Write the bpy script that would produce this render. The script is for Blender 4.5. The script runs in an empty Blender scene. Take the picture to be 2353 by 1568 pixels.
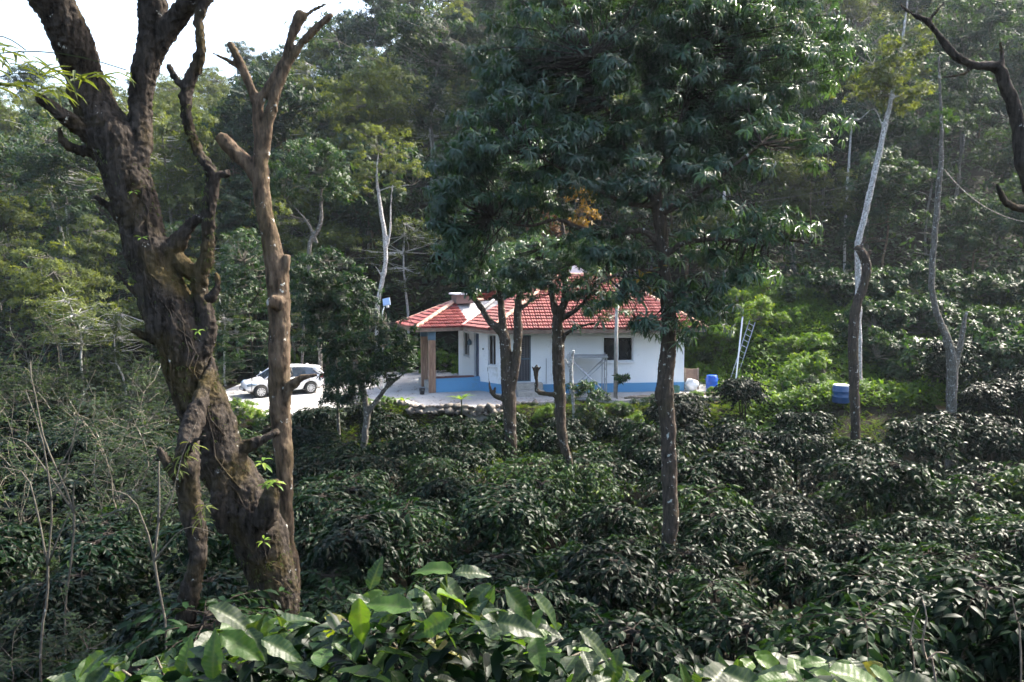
import bpy, math, random
import numpy as np
from mathutils import Vector, Matrix, noise as mnoise
R = math.radians
S = bpy.context.scene
C = S.collection
F_PX, CU, CV, ZC = 1800.0, 1176.5, 784.0, 5.6
TILT = math.atan(164/1800)

# ---------------------------------------------------------------- camera
cd = bpy.data.cameras.new('camera'); cam = bpy.data.objects.new('camera', cd); C.objects.link(cam)
cam.location = (0, 0, ZC); cam.rotation_euler = (R(90)-TILT, 0, 0)
cd.sensor_width = 36; cd.lens = 36*F_PX/2353; cd.clip_end = 900; cd.clip_start = 0.05
S.camera = cam
# ---------------------------------------------------------------- sky, sun, exposure
SUN_EL, SUN_AZ = 45, 54         # azimuth clockwise from +Y (the view direction): the sun stands right and behind the house
w = bpy.data.worlds.new('World'); S.world = w; w.use_nodes = True
nt = w.node_tree; nt.nodes.clear()
sk = nt.nodes.new('ShaderNodeTexSky'); sk.sky_type = 'NISHITA'; sk.sun_disc = False
sk.sun_elevation = R(SUN_EL); sk.sun_rotation = R(SUN_AZ); sk.air_density = 1.2; sk.dust_density = 5.0; sk.ozone_density = 1.6
bg = nt.nodes.new('ShaderNodeBackground'); bg.inputs['Strength'].default_value = 0.15
wo = nt.nodes.new('ShaderNodeOutputWorld')
nt.links.new(sk.outputs[0], bg.inputs[0]); nt.links.new(bg.outputs[0], wo.inputs[0])
sl = bpy.data.lights.new('sun', 'SUN'); sl.energy = 4.0; sl.angle = R(0.6); sl.color = (1.0, .93, .82)
so = bpy.data.objects.new('sun', sl); C.objects.link(so); so.location = (30, 20, 60)
to_sun = Vector((math.sin(R(SUN_AZ))*math.cos(R(SUN_EL)), math.cos(R(SUN_AZ))*math.cos(R(SUN_EL)), math.sin(R(SUN_EL))))
so.rotation_euler = to_sun.to_track_quat('Z', 'Y').to_euler()
S.view_settings.view_transform = 'Standard'; S.view_settings.look = 'None'
S.view_settings.exposure = 2.08; S.view_settings.gamma = 1; S.view_settings.use_curve_mapping = False
S.render.engine = 'CYCLES'
cy = S.cycles
cy.max_bounces = 5; cy.diffuse_bounces = 1; cy.glossy_bounces = 2; cy.transmission_bounces = 3; cy.volume_bounces = 0
cy.transparent_max_bounces = 4; cy.use_denoising = True; cy.caustics_reflective = False; cy.caustics_refractive = False
cy.use_adaptive_sampling = True; cy.adaptive_threshold = 0.02; cy.volume_max_steps = 64
try: cy.denoiser = 'OPENIMAGEDENOISE'; cy.denoising_prefilter = 'FAST'
except Exception: pass

# ---------------------------------------------------------------- projection helpers
ct, st = math.cos(TILT), math.sin(TILT)
def P(u, v, d):
    x = (u-CU)/F_PX; y = (CV-v)/F_PX
    dy = ct+y*st; dz = -st+y*ct
    return Vector((x/dy*d, d, ZC+dz/dy*d))
def rad(px, d): return px/2/F_PX*d
def proj(p):
    x, y, z = p[0], p[1], p[2]-ZC
    f = y*ct-z*st; up = y*st+z*ct
    return CU+x/f*F_PX, CV-up/f*F_PX
def ss(a, b, x):
    t = min(1, max(0, (x-a)/(b-a))); return t*t*(3-2*t)
# ---------------------------------------------------------------- names, labels
def tag(o, label=None, cat=None, group=None, kind=None):
    if label: o['label'] = label
    if cat: o['category'] = cat
    if group: o['group'] = group
    if kind: o['kind'] = kind
    return o
def empty(name, loc=(0, 0, 0), label=None, cat=None, group=None, rz=0):
    o = bpy.data.objects.new(name, None); C.objects.link(o); o.location = loc; o.rotation_euler = (0, 0, rz)
    o.empty_display_size = .2
    return tag(o, label, cat, group)
def link(name, me, parent=None, mat=None, M=None):
    o = bpy.data.objects.new(name, me); C.objects.link(o)
    if mat is not None and not me.materials: me.materials.append(mat)
    if parent is not None: o.parent = parent
    if M is not None: o.matrix_local = M
    return o
ORD = 'first second third fourth fifth sixth seventh eighth ninth tenth eleventh twelfth thirteenth fourteenth fifteenth sixteenth seventeenth eighteenth nineteenth twentieth'.split()
def ordn(k): return ORD[k] if k < len(ORD) else 'twenty-'+ORD[k-20]

# ---------------------------------------------------------------- mesh builder
class MB:
    def __init__(s): s.v = []; s.f = []
    def quad(s, a, b, c, d): n = len(s.v); s.v += [tuple(a), tuple(b), tuple(c), tuple(d)]; s.f.append((n, n+1, n+2, n+3))
    def poly(s, pts): n = len(s.v); s.v += [tuple(p) for p in pts]; s.f.append(tuple(range(n, n+len(pts))))
    def add(s, v, f):
        n = len(s.v); s.v += [tuple(p) for p in v]; s.f += [tuple(i+n for i in q) for q in f]; return s
    def box(s, x0, x1, y0, y1, z0, z1, M=None):
        v = [(x0, y0, z0), (x1, y0, z0), (x1, y1, z0), (x0, y1, z0), (x0, y0, z1), (x1, y0, z1), (x1, y1, z1), (x0, y1, z1)]
        if M is not None: v = [M @ Vector(p) for p in v]
        return s.add(v, [(0, 3, 2, 1), (4, 5, 6, 7), (0, 1, 5, 4), (1, 2, 6, 5), (2, 3, 7, 6), (3, 0, 4, 7)])
    def tube(s, pts, rads, n=6, cap=True, jit=0, rng=None):
        pts = [Vector(p) for p in pts]; k = len(pts)
        if isinstance(rads, (int, float)): rads = [rads]*k
        t0 = (pts[1]-pts[0]).normalized()
        a = t0.orthogonal().normalized(); base = len(s.v)
        for i in range(k):
            t = (pts[min(i+1, k-1)]-pts[max(i-1, 0)])
            t = t.normalized() if t.length > 1e-9 else t0
            a = (a-t*a.dot(t)); a = a.normalized() if a.length > 1e-6 else t.orthogonal().normalized()
            b = t.cross(a)
            for j in range(n):
                an = 2*math.pi*j/n; r = rads[i]
                if jit and rng: r *= 1+rng.uniform(-jit, jit)
                s.v.append(tuple(pts[i]+a*(math.cos(an)*r)+b*(math.sin(an)*r)))
        for i in range(k-1):
            for j in range(n):
                j2 = (j+1) % n
                s.f.append((base+i*n+j, base+i*n+j2, base+(i+1)*n+j2, base+(i+1)*n+j))
        if cap:
            s.f.append(tuple(base+j for j in reversed(range(n)))); s.f.append(tuple(base+(k-1)*n+j for j in range(n)))
        return s
    def lathe(s, prof, n=20, M=None):
        base = len(s.v); k = len(prof)
        for r, z in prof:
            for j in range(n):
                an = 2*math.pi*j/n; p = Vector((r*math.cos(an), r*math.sin(an), z))
                s.v.append(tuple(M @ p if M is not None else p))
        for i in range(k-1):
            for j in range(n):
                j2 = (j+1) % n; s.f.append((base+i*n+j, base+i*n+j2, base+(i+1)*n+j2, base+(i+1)*n+j))
        s.f.append(tuple(base+j for j in reversed(range(n)))); s.f.append(tuple(base+(k-1)*n+j for j in range(n)))
        return s
    def mesh(s, name, smooth=False):
        me = bpy.data.meshes.new(name); me.from_pydata(s.v, [], s.f); me.update()
        if smooth: me.shade_smooth()
        return me
    def build(s, name, mat, parent=None, smooth=False, M=None):
        return link(name, s.mesh(name, smooth), parent, mat, M)

def np_mesh(name, V, Fs, tone=None, smooth=False):
    """V (n,3); Fs list of int arrays (m,k)."""
    me = bpy.data.meshes.new(name)
    me.vertices.add(len(V)); me.vertices.foreach_set('co', np.ascontiguousarray(V, dtype=np.float32).ravel())
    loops = np.concatenate([f.ravel() for f in Fs]).astype(np.int32)
    tot = np.concatenate([np.full(len(f), f.shape[1]) for f in Fs]).astype(np.int32)
    start = np.concatenate([[0], np.cumsum(tot)[:-1]]).astype(np.int32)
    me.loops.add(len(loops)); me.loops.foreach_set('vertex_index', loops)
    me.polygons.add(len(tot)); me.polygons.foreach_set('loop_start', start)
    try: me.polygons.foreach_set('loop_total', tot)
    except Exception: pass
    me.update(calc_edges=True)
    if tone is not None:
        at = me.attributes.new('tone', 'FLOAT', 'POINT'); at.data.foreach_set('value', tone.astype(np.float32))
    if smooth: me.shade_smooth()
    return me
def nrm(a): return a/np.maximum(np.linalg.norm(a, axis=-1, keepdims=True), 1e-9)

def leaves_mesh(name, Pt, D, N, L, W, tone, k=1, smooth=False):
    """many leaves in one mesh: base points, growth directions, upward normals, lengths and widths."""
    n = len(Pt); D = nrm(D); Sd = nrm(np.cross(D, N)); N = np.cross(Sd, D)
    L = np.broadcast_to(np.asarray(L, float), (n,))[:, None]; W = np.broadcast_to(np.asarray(W, float), (n,))[:, None]
    def row(t, s, h): return Pt+D*(L*t)+Sd*(W*s)+N*(L*h)
    if k == 1:
        vs = [row(0, 0, 0), row(.42, .5, .02), row(.42, -.5, .02), row(1, 0, -.12)]
        fs = [(0, 1, 3), (0, 3, 2)]
        tris = np.array(fs); quads = None
    else:
        vs = [row(0, 0, 0), row(.32, .46, .06), row(.32, 0, .02), row(.32, -.46, .06), row(.72, .38, .01), row(.72, 0, -.05), row(.72, -.38, .01), row(1.05, 0, -.2)]
        tris = np.array([(0, 1, 2), (0, 2, 3), (4, 7, 5), (5, 7, 6)]); quads = np.array([(1, 4, 5, 2), (2, 5, 6, 3)])
    m = len(vs); V = np.stack(vs, 1).reshape(-1, 3)
    off = (np.arange(n)*m)[:, None, None]
    Fs = [(tris[None]+off).reshape(-1, 3)]
    if quads is not None: Fs.append((quads[None]+off).reshape(-1, 4))
    return np_mesh(name, V, Fs, np.repeat(tone, m), smooth)
def cat_leaves(parts): return [np.concatenate([p[i] for p in parts]) for i in range(6)]

# ---------------------------------------------------------------- materials
def mat(name, build):
    m = bpy.data.materials.new(name); m.use_nodes = True; n = m.node_tree; n.nodes.clear()
    out = n.nodes.new('ShaderNodeOutputMaterial'); sh = build(n); n.links.new(sh, out.inputs['Surface']); return m
def nd(n, t, **kw):
    x = n.nodes.new(t)
    for k, v in kw.items():
        if k.startswith('i_'): x.inputs[k[2:]].default_value = v
        else: setattr(x, k, v)
    return x
def ramp(n, fac, stops):
    r = n.nodes.new('ShaderNodeValToRGB'); e = r.color_ramp.elements
    while len(e) < len(stops): e.new(.5)
    for q, (p, c) in zip(e, stops): q.position = p; q.color = (*c, 1) if len(c) == 3 else c
    n.links.new(fac, r.inputs[0]); return r.outputs[0]
def bsdf(n, col, rough=.6, spec=.5, **kw):
    b = n.nodes.new('ShaderNodeBsdfPrincipled')
    if isinstance(col, tuple): b.inputs['Base Color'].default_value = (*col, 1)
    else: n.links.new(col, b.inputs['Base Color'])
    b.inputs['Roughness'].default_value = rough; b.inputs['Specular IOR Level'].default_value = spec
    for k, v in kw.items(): b.inputs[k].default_value = v
    return b
def bump(n, b, h, strength=.5, dist=.02):
    bp = nd(n, 'ShaderNodeBump'); bp.inputs['Strength'].default_value = strength; bp.inputs['Distance'].default_value = dist
    n.links.new(h, bp.inputs['Height']); n.links.new(bp.outputs[0], b.inputs['Normal'])
def noise(n, scale, detail=4, coord='Object', rough=.6, stretch=None):
    tc = nd(n, 'ShaderNodeTexCoord'); t = nd(n, 'ShaderNodeTexNoise'); t.inputs['Scale'].default_value = scale
    t.inputs['Detail'].default_value = detail; t.inputs['Roughness'].default_value = rough
    src = tc.outputs[coord]
    if stretch:
        mp = nd(n, 'ShaderNodeMapping'); mp.inputs['Scale'].default_value = stretch; n.links.new(src, mp.inputs[0]); src = mp.outputs[0]
    n.links.new(src, t.inputs['Vector']); return t.outputs['Fac']
def mixc(n, fac, a, b):
    m = n.nodes.new('ShaderNodeMix'); m.data_type = 'RGBA'
    for s_, v in ((0, fac),):
        if isinstance(v, (int, float)): m.inputs[0].default_value = v
        else: n.links.new(v, m.inputs[0])
    for idx, v in ((6, a), (7, b)):
        if isinstance(v, tuple): m.inputs[idx].default_value = (*v, 1)
        else: n.links.new(v, m.inputs[idx])
    return m.outputs[2]

def leaf_mat(name, stops, rough=.42, trans=.25, tcol=None, spec=.22, attr='tone', trans_gain=1.6):
    def b(n):
        a = nd(n, 'ShaderNodeAttribute', attribute_name=attr)
        oi = nd(n, 'ShaderNodeObjectInfo')
        m = nd(n, 'ShaderNodeMath', operation='MULTIPLY_ADD'); m.inputs[1].default_value = .45; n.links.new(oi.outputs['Random'], m.inputs[0])
        sb = nd(n, 'ShaderNodeMath', operation='SUBTRACT'); n.links.new(a.outputs['Fac'], sb.inputs[0]); sb.inputs[1].default_value = .22
        n.links.new(sb.outputs[0], m.inputs[2])
        col = ramp(n, m.outputs[0], stops)
        p = bsdf(n, col, rough, spec)
        if trans <= 0: return p.outputs[0]
        t = nd(n, 'ShaderNodeBsdfTranslucent')
        g = n.nodes.new('ShaderNodeMix'); g.data_type = 'RGBA'; g.blend_type = 'MULTIPLY'; g.inputs[0].default_value = 1
        n.links.new(col, g.inputs[6]); g.inputs[7].default_value = (*(tcol or (1.5*trans_gain, 1.4*trans_gain, .5*trans_gain)), 1)
        n.links.new(g.outputs[2], t.inputs[0])
        mx = nd(n, 'ShaderNodeMixShader'); mx.inputs[0].default_value = trans
        n.links.new(p.outputs[0], mx.inputs[1]); n.links.new(t.outputs[0], mx.inputs[2]); return mx.outputs[0]
    return mat(name, b)
M_ = {}
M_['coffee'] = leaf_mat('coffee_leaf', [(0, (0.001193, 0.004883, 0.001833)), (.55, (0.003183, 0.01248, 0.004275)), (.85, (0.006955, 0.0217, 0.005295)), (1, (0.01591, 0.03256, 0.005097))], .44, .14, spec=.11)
M_['coffee_light'] = leaf_mat('young_coffee_leaf', [(0, (0.0045, 0.0135, 0.00525)), (.55, (0.0135, 0.0345, 0.0105)), (.85, (0.03, 0.06, 0.0135)), (1, (0.0675, 0.0975, 0.015))], .46, .2, spec=.12)
M_['mango'] = leaf_mat('mango_leaf', [(0, (0.0168, 0.03747, 0.02225)), (.6, (0.03149, 0.07259, 0.04046)), (.93, (0.05774, 0.1112, 0.04552)), (1, (0.105, 0.1054, 0.03035))], .36, .28, spec=.5)
M_['mid'] = leaf_mat('broad_leaf', [(0, (0.006707, 0.01823, 0.007336)), (.6, (0.01565, 0.04131, 0.01467)), (1, (0.03632, 0.06986, 0.01693))], .45, .28)
M_['dense'] = leaf_mat('dark_leaf', [(0, (0.009197, 0.02137, 0.01334)), (.6, (0.01839, 0.04023, 0.02134)), (1, (0.03448, 0.06287, 0.02334))], .6, .3)
M_['olive'] = leaf_mat('olive_leaf', [(0, (0.03035, 0.04383, 0.01485)), (.6, (0.05691, 0.0781, 0.02376)), (1, (0.1062, 0.1274, 0.03342))], .65, .35)
M_['green'] = leaf_mat('fresh_leaf', [(0, (0.03368, 0.07144, 0.01166)), (.6, (0.07217, 0.1429, 0.01814)), (1, (0.154, 0.2096, 0.02592))], .55, .35)
M_['grass'] = leaf_mat('grass_blade', [(0, (0.02835, 0.05712, 0.01176)), (.6, (0.05355, 0.1008, 0.01764)), (1, (0.1197, 0.1344, 0.03528))], .6, .35)
M_['thicket'] = leaf_mat('thicket_leaf', [(0, (0.006324, 0.01344, 0.003457)), (.6, (0.0138, 0.02686, 0.00576)), (1, (0.0345, 0.05967, 0.008646))], .55, .3)
M_['yellow'] = leaf_mat('yellow_leaf', [(0, (0.11, 0.0715, 0.011)), (1, (0.231, 0.143, 0.0165))], .5, .4, trans_gain=1)
M_['autumn'] = leaf_mat('rust_leaf', [(0, (0.07, 0.035, 0.015)), (1, (0.15, 0.075, 0.025))], .6, .3, trans_gain=1)

def bark_mat(name, base, dark, moss, mossy=.5, lichen=.0, scale=1.0, lich_col=(.55, .56, .52)):
    def b(n):
        n1 = noise(n, 3.2*scale, 6, stretch=(1, 1, .35)); n2 = noise(n, 14*scale, 5, stretch=(1, 1, .22), rough=.7); n3 = noise(n, 1.1*scale, 4)
        c = ramp(n, n2, [(.34, dark), (.62, base)])
        mf = ramp(n, n3, [(.62-.3*mossy, (0, 0, 0)), (.76-.3*mossy, (1, 1, 1))])
        mg = n.nodes.new('ShaderNodeMath'); mg.operation = 'MULTIPLY'; mg.inputs[1].default_value = .8*min(1, mossy*1.6); n.links.new(mf, mg.inputs[0])
        c2 = mixc(n, mg.outputs[0], c, mixc(n, n2, dark, moss))
        n4 = noise(n, 6*scale, 5, rough=.65)
        lf = ramp(n, n4, [(.70-.22*lichen, (0, 0, 0)), (.74-.22*lichen, (1, 1, 1))])
        lg = n.nodes.new('ShaderNodeMath'); lg.operation = 'MULTIPLY'; lg.inputs[1].default_value = .85 if lichen > 0 else 0; n.links.new(lf, lg.inputs[0])
        c3 = mixc(n, lg.outputs[0], c2, lich_col)
        p = bsdf(n, c3, .95, .06)
        ad = nd(n, 'ShaderNodeMath', operation='ADD'); n.links.new(n1, ad.inputs[0]); n.links.new(n2, ad.inputs[1])
        bump(n, p, ad.outputs[0], 1.0, .05); return p.outputs[0]
    return mat(name, b)
M_['bark_moss'] = bark_mat('mossy_bark', (.060, .050, .042), (.006, .0055, .005), (.13, .095, .018), .40, .12)
M_['bark_brown'] = bark_mat('brown_bark', (.155, .115, .080), (.030, .022, .017), (.09, .075, .02), .40, .3)
M_['bark_mango'] = bark_mat('mango_bark', (.095, .075, .06), (.03, .025, .021), (.10, .085, .035), .4, .38, 1.5)
M_['bark_pale'] = bark_mat('pale_bark', (.19, .175, .15), (.055, .05, .043), (.09, .09, .045), .3, .5, 2)
M_['bark_white'] = bark_mat('white_bark', (.55, .53, .50), (.12, .11, .10), (.3, .3, .22), .2, .75, 2.5, (.72, .72, .71))
M_['twig'] = bark_mat('pale_twig', (.20, .18, .145), (.08, .068, .055), (.15, .14, .08), .2, .3, 2)
M_['dry_wood'] = bark_mat('dry_wood', (.36, .30, .24), (.14, .11, .08), (.2, .17, .1), .1, .1, 2)
M_['dark_wood'] = bark_mat('dark_branch', (.06, .05, .042), (.02, .017, .015), (.06, .06, .03), .3, .1, 1.5)

def simple(name, col, rough=.6, spec=.5, var=.12, sc=3, bmp=.0, bsc=30, **kw):
    def b(n):
        f = noise(n, sc, 5)
        lo = tuple(x*(1-var) for x in col); hi = tuple(min(1, x*(1+var)) for x in col)
        p = bsdf(n, ramp(n, f, [(.3, lo), (.7, hi)]), rough, spec, **kw)
        if bmp: bump(n, p, noise(n, bsc, 4), bmp, .01)
        return p.outputs[0]
    return mat(name, b)
def plaster(name, col, stain):
    def b(n):
        f = noise(n, .9, 6, stretch=(1, 1, .5)); g = noise(n, 9, 5)
        m = nd(n, 'ShaderNodeMath', operation='MULTIPLY'); n.links.new(f, m.inputs[0]); n.links.new(g, m.inputs[1])
        p = bsdf(n, ramp(n, m.outputs[0], [(.09, stain), (.19, col)]), .75, .3)
        bump(n, p, noise(n, 40, 4), .25, .01); return p.outputs[0]
    return mat(name, b)
M_['white'] = plaster('white_plaster', (.79, .82, .86), (.60, .61, .60))
M_['blue'] = plaster('blue_paint', (.12, .31, .54), (.15, .27, .38))
M_['trim'] = simple('white_trim', (.78, .80, .83), .5)
M_['pillar'] = mat('wood_print_pillar', lambda n: bsdf(n, ramp(n, noise(n, 5, 6, stretch=(2.5, 2.5, .35)), [(.3, (.14, .075, .05)), (.7, (.40, .25, .17))]), .5).outputs[0])
M_['slate'] = simple('slate_blue', (.09, .15, .20), .5)
M_['dark_glass'] = simple('window_glass', (.012, .014, .02), .12, .6)
M_['navy'] = simple('navy_door', (.025, .05, .11), .4)
M_['iron'] = simple('iron_bars', (.17, .17, .19), .5, Metallic=.3)
M_['steel'] = simple('steel_tube', (.38, .40, .44), .4, Metallic=.6)
M_['shutter'] = simple('door_leaf', (.03, .03, .04), .6)
M_['concrete'] = simple('bare_concrete', (.36, .34, .31), .85, .2, .25, 6, .4)
M_['maroon'] = simple('maroon_ledge', (.12, .05, .045), .4)
M_['soffit'] = simple('grey_soffit', (.22, .22, .23), .8)
M_['ventbrown'] = simple('vent_brown', (.20, .13, .11), .7)
M_['interior'] = simple('dark_interior', (.02, .02, .022), .9)
M_['ridge'] = simple('mortared_ridge_tile', (.40, .24, .18), .75, .3, .3, 8)
M_['valley'] = simple('white_mortar', (.50, .46, .42), .8, .2, .15, 8)
def tile_b(n):
    oi = nd(n, 'ShaderNodeObjectInfo'); a = nd(n, 'ShaderNodeAttribute', attribute_name='tone')
    m = nd(n, 'ShaderNodeMath', operation='ADD'); n.links.new(noise(n, 3, 4), m.inputs[0])
    mm = nd(n, 'ShaderNodeMath', operation='MULTIPLY_ADD'); n.links.new(oi.outputs['Random'], mm.inputs[0]); mm.inputs[1].default_value = .3; mm.inputs[2].default_value = -.15
    m2 = nd(n, 'ShaderNodeMath', operation='ADD'); n.links.new(mm.outputs[0], m2.inputs[0]); n.links.new(a.outputs['Fac'], m2.inputs[1])
    n.links.new(m2.outputs[0], m.inputs[1])
    return bsdf(n, ramp(n, m.outputs[0], [(.25, (.085, .014, .012)), (.5, (.19, .028, .024)), (.8, (.30, .085, .07))]), .5, .5).outputs[0]
M_['tile'] = mat('red_clay_tile', tile_b)
M_['carpaint'] = simple('white_car_paint', (.80, .80, .81), .18, .6, .01, Coat_Weight=0) if False else mat('white_car_paint', lambda n: bsdf(n, (.80, .80, .81), .22, .6, **{'Coat Weight': .6}).outputs[0])
M_['carglass'] = mat('car_glass', lambda n: bsdf(n, (.02, .03, .045), .05, .8).outputs[0])
M_['tyre'] = simple('tyre_rubber', (.018, .018, .018), .8)
M_['alloy'] = mat('alloy', lambda n: bsdf(n, (.55, .56, .58), .3, .5, Metallic=.7).outputs[0])
M_['blacktrim'] = simple('black_trim', (.02, .02, .022), .5)
M_['lamp'] = mat('lamp_glass', lambda n: bsdf(n, (.14, .20, .27), .1, .8).outputs[0])
M_['taillamp'] = mat('tail_lamp', lambda n: bsdf(n, (.35, .02, .02), .15, .6).outputs[0])
M_['bluedrum'] = simple('blue_plastic', (.012, .09, .48), .35, .5, .1)
M_['panel'] = mat('solar_cells', lambda n: bsdf(n, (.30, .42, .62), .15, .6).outputs[0])
M_['sack'] = simple('white_sack', (.75, .75, .76), .7)
M_['board'] = simple('brown_board', (.20, .14, .11), .8, .2, .25, 5)
M_['black'] = simple('black_plastic', (.015, .015, .015), .5)
def yard_b(n):
    f = noise(n, .35, 6); g = noise(n, 30, 6, rough=.75); h = noise(n, 3, 5)
    c = ramp(n, f, [(.35, (.30, .29, .285)), (.6, (.46, .45, .43))])
    c2 = mixc(n, ramp(n, g, [(.45, (0, 0, 0)), (.7, (1, 1, 1))]), c, (.24, .225, .21))
    c3 = mixc(n, ramp(n, h, [(.55, (0, 0, 0)), (.8, (.8, .8, .8))]), c2, (.30, .26, .21))
    p = bsdf(n, c3, .9, .2); bump(n, p, g, .5, .02); return p.outputs[0]
M_['yard'] = mat('gravel_and_cement', yard_b)
def ground_b(n):
    f = noise(n, .5, 6); g = noise(n, 12, 6, rough=.7)
    c = ramp(n, f, [(.38, (.016, .011, .007)), (.55, (.012, .012, .006)), (.7, (.008, .012, .005))])
    c2 = mixc(n, g, tuple([.02, .018, .012]), c)
    p = bsdf(n, c2, .95, .1); bump(n, p, g, .8, .05); return p.outputs[0]
M_['ground'] = mat('leafy_soil', ground_b)
M_['path'] = simple('trodden_earth', (.24, .16, .10), .95, .1, .3, 5, .5)
M_['stone'] = simple('field_stone', (.16, .14, .12), .9, .2, .4, 5, .6)

# ---------------------------------------------------------------- terrain
VY = [-30, 0, 2, 4, 9, 14, 21, 28, 30.6, 32, 46, 300]
VZ = [4.6, 4.2, 3.6, 1.6, -1.2, -1.8, -2.5, -2.4, -1.5, -.12, -.12, -.12]
def yard_z(x): return -.40*ss(-5.5, -10, x) if x < -5.5 else 0.0
def yard_z(x):
    return -.40*(1-ss(-10, -5, x))
def hill_slope(x): return .36+.30*ss(-42, 4, x)+.02*ss(0, 30, x)
def ground(x, y):
    z = float(np.interp(y, VY, VZ))
    if y > 31: z += yard_z(x)*ss(30.4, 32, y)
    z -= 1.2*ss(-13, -17, -abs(x) if x < 0 else 0)*0
    if x < -14.5: z += -.8*ss(14.5, 18, -x)*ss(20, 33, y)*(1-ss(40, 48, y))
    b = ss(9.8, 12.5, x)*ss(33.5, 43, y)*4.3; z += b*(1-ss(44, 54, y))
    z += 1.3*ss(9.5, 13, x)*ss(25, 31, y)*(1-ss(31, 33.5, y))
    if y > 44: z += hill_slope(x)*max(0, min(y, 122)-45)*ss(44, 50, y)
    if y > 122: z -= (y-122)*.5
    z += mnoise.noise(Vector((x*.15, y*.15, 0)))*.25*(1-ss(31, 33, y)*(1-ss(44, 50, y)))
    return z
def on_ground(u, v, dmin=5):
    d = dmin
    while d < 200:
        p = P(u, v, d)
        if p.z <= ground(p.x, p.y): return Vector((p.x, p.y, ground(p.x, p.y)))
        d += .1
    return P(u, v, 60)
xs = np.concatenate([np.linspace(-150, -30, 25), np.linspace(-28, 28, 75), np.linspace(30, 150, 25)])
ys = np.concatenate([np.linspace(-30, 0, 8), np.linspace(1, 50, 80), np.linspace(52, 125, 38), np.linspace(130, 200, 8)])
V = np.array([(x, y, ground(x, y)) for y in ys for x in xs]); nx = len(xs)
ii = np.array([(j*nx+i, j*nx+i+1, (j+1)*nx+i+1, (j+1)*nx+i) for j in range(len(ys)-1) for i in range(nx-1)])
tag(link('ground', np_mesh('ground', V, [ii], smooth=True), None, M_['ground']), kind='structure')
# yard slab
mb = MB(); gx = np.linspace(-14.3, 11.0, 60)
def yard_front(x): return 32.2+.45*math.sin(x*.8)+.25*math.sin(x*2.3+1)+1.4*ss(.5, 3, x)
def yard_back(x): return 43.5 if x < -3 else 45
for i in range(59):
    for j in range(12):
        def q(x, t):
            y = yard_front(x)+(yard_back(x)-yard_front(x))*t; return (x, y, yard_z(x)+.02*mnoise.noise(Vector((x, y, 2)))+.01)
        mb.quad(q(gx[i], j/12), q(gx[i+1], j/12), q(gx[i+1], (j+1)/12), q(gx[i], (j+1)/12))
for i in range(59):
    x0_, x1_ = gx[i], gx[i+1]; a_, b_ = yard_front(x0_), yard_front(x1_)
    mb.quad((x0_, a_+.01, yard_z(x0_)-.6), (x1_, b_+.01, yard_z(x1_)-.6), (x1_, b_+.01, yard_z(x1_)), (x0_, a_+.01, yard_z(x0_)))
tag(mb.build('yard_pavement', M_['yard'], smooth=False), kind='structure')
# trodden path on the right bank
mb = MB(); pp = [P(2100, 900, 34), P(2140, 932, 31.5), P(2200, 948, 30.3), P(2300, 960, 29.8)]
for a, b in zip(pp, pp[1:]):
    for k in range(5):
        q0 = a.lerp(b, k/5); q1 = a.lerp(b, (k+1)/5)
        mb.quad(*[(q.x+dx, q.y+dy, ground(q.x+dx, q.y+dy)+.05) for q, dx, dy in ((q0, -.1, -.4), (q1, -.1, -.4), (q1, .1, .5), (q0, .1, .5))])
tag(mb.build('path', M_['path']), kind='structure')
# ================================================================ THE HOUSE
def V2(a, z): return Vector((a[0], a[1], z))
house = empty('tiled_house', (3.5, 39, 0), 'low white house with blue plinth and red clay tile roof', 'house')
HO = Vector((3.5, 39, 0))
def sub(mbx, name, m, parent, smooth=False):            # geometry given in world coordinates, child of a thing
    o = mbx.build(name, m, parent, smooth)
    off = Vector((0, 0, 0)); q = parent
    while q is not None: off += q.location; q = q.parent
    o.data.transform(Matrix.Translation(-off)); return o
def wall(p0, p1, z0, z1, holes, th=.22):
    """solid wall from p0 to p1 (plan points, outer face on the right-hand/camera side) with real openings"""
    p0 = Vector((*p0, 0)); p1 = Vector((*p1, 0)); L = (p1-p0).length; e = (p1-p0)/L; inn = Vector((-e.y, e.x, 0))*th
    sx = sorted({0, L, *[h[0] for h in holes], *[h[1] for h in holes]}); sz = sorted({z0, z1, *[h[2] for h in holes], *[h[3] for h in holes]})
    def solid(i, j):
        if i < 0 or j < 0 or i >= len(sx)-1 or j >= len(sz)-1: return False
        cx, cz = (sx[i]+sx[i+1])/2, (sz[j]+sz[j+1])/2
        return not any(h[0] < cx < h[1] and h[2] < cz < h[3] for h in holes)
    m = MB()
    def q(s, z, t=0): return p0+e*s+Vector((0, 0, z))+inn*t
    for i in range(len(sx)-1):
        for j in range(len(sz)-1):
            if not solid(i, j): continue
            a, b, c, d = sx[i], sx[i+1], sz[j], sz[j+1]
            m.quad(q(a, c), q(b, c), q(b, d), q(a, d)); m.quad(q(b, c, 1), q(a, c, 1), q(a, d, 1), q(b, d, 1))
            if not solid(i-1, j): m.quad(q(a, c, 1), q(a, c), q(a, d), q(a, d, 1))
            if not solid(i+1, j): m.quad(q(b, c), q(b, c, 1), q(b, d, 1), q(b, d))
            if not solid(i, j-1): m.quad(q(a, c, 1), q(b, c, 1), q(b, c), q(a, c))
            if not solid(i, j+1): m.quad(q(a, d), q(b, d), q(b, d, 1), q(a, d, 1))
    return m, q, e, inn
F0, F1, C1, C0 = (-.40, 35.0), (7.95, 35.95), (-1.50, 36.05), (-2.65, 38.6)
BR, BL = (8.6, 43.2), (-1.2, 43.4)
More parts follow.
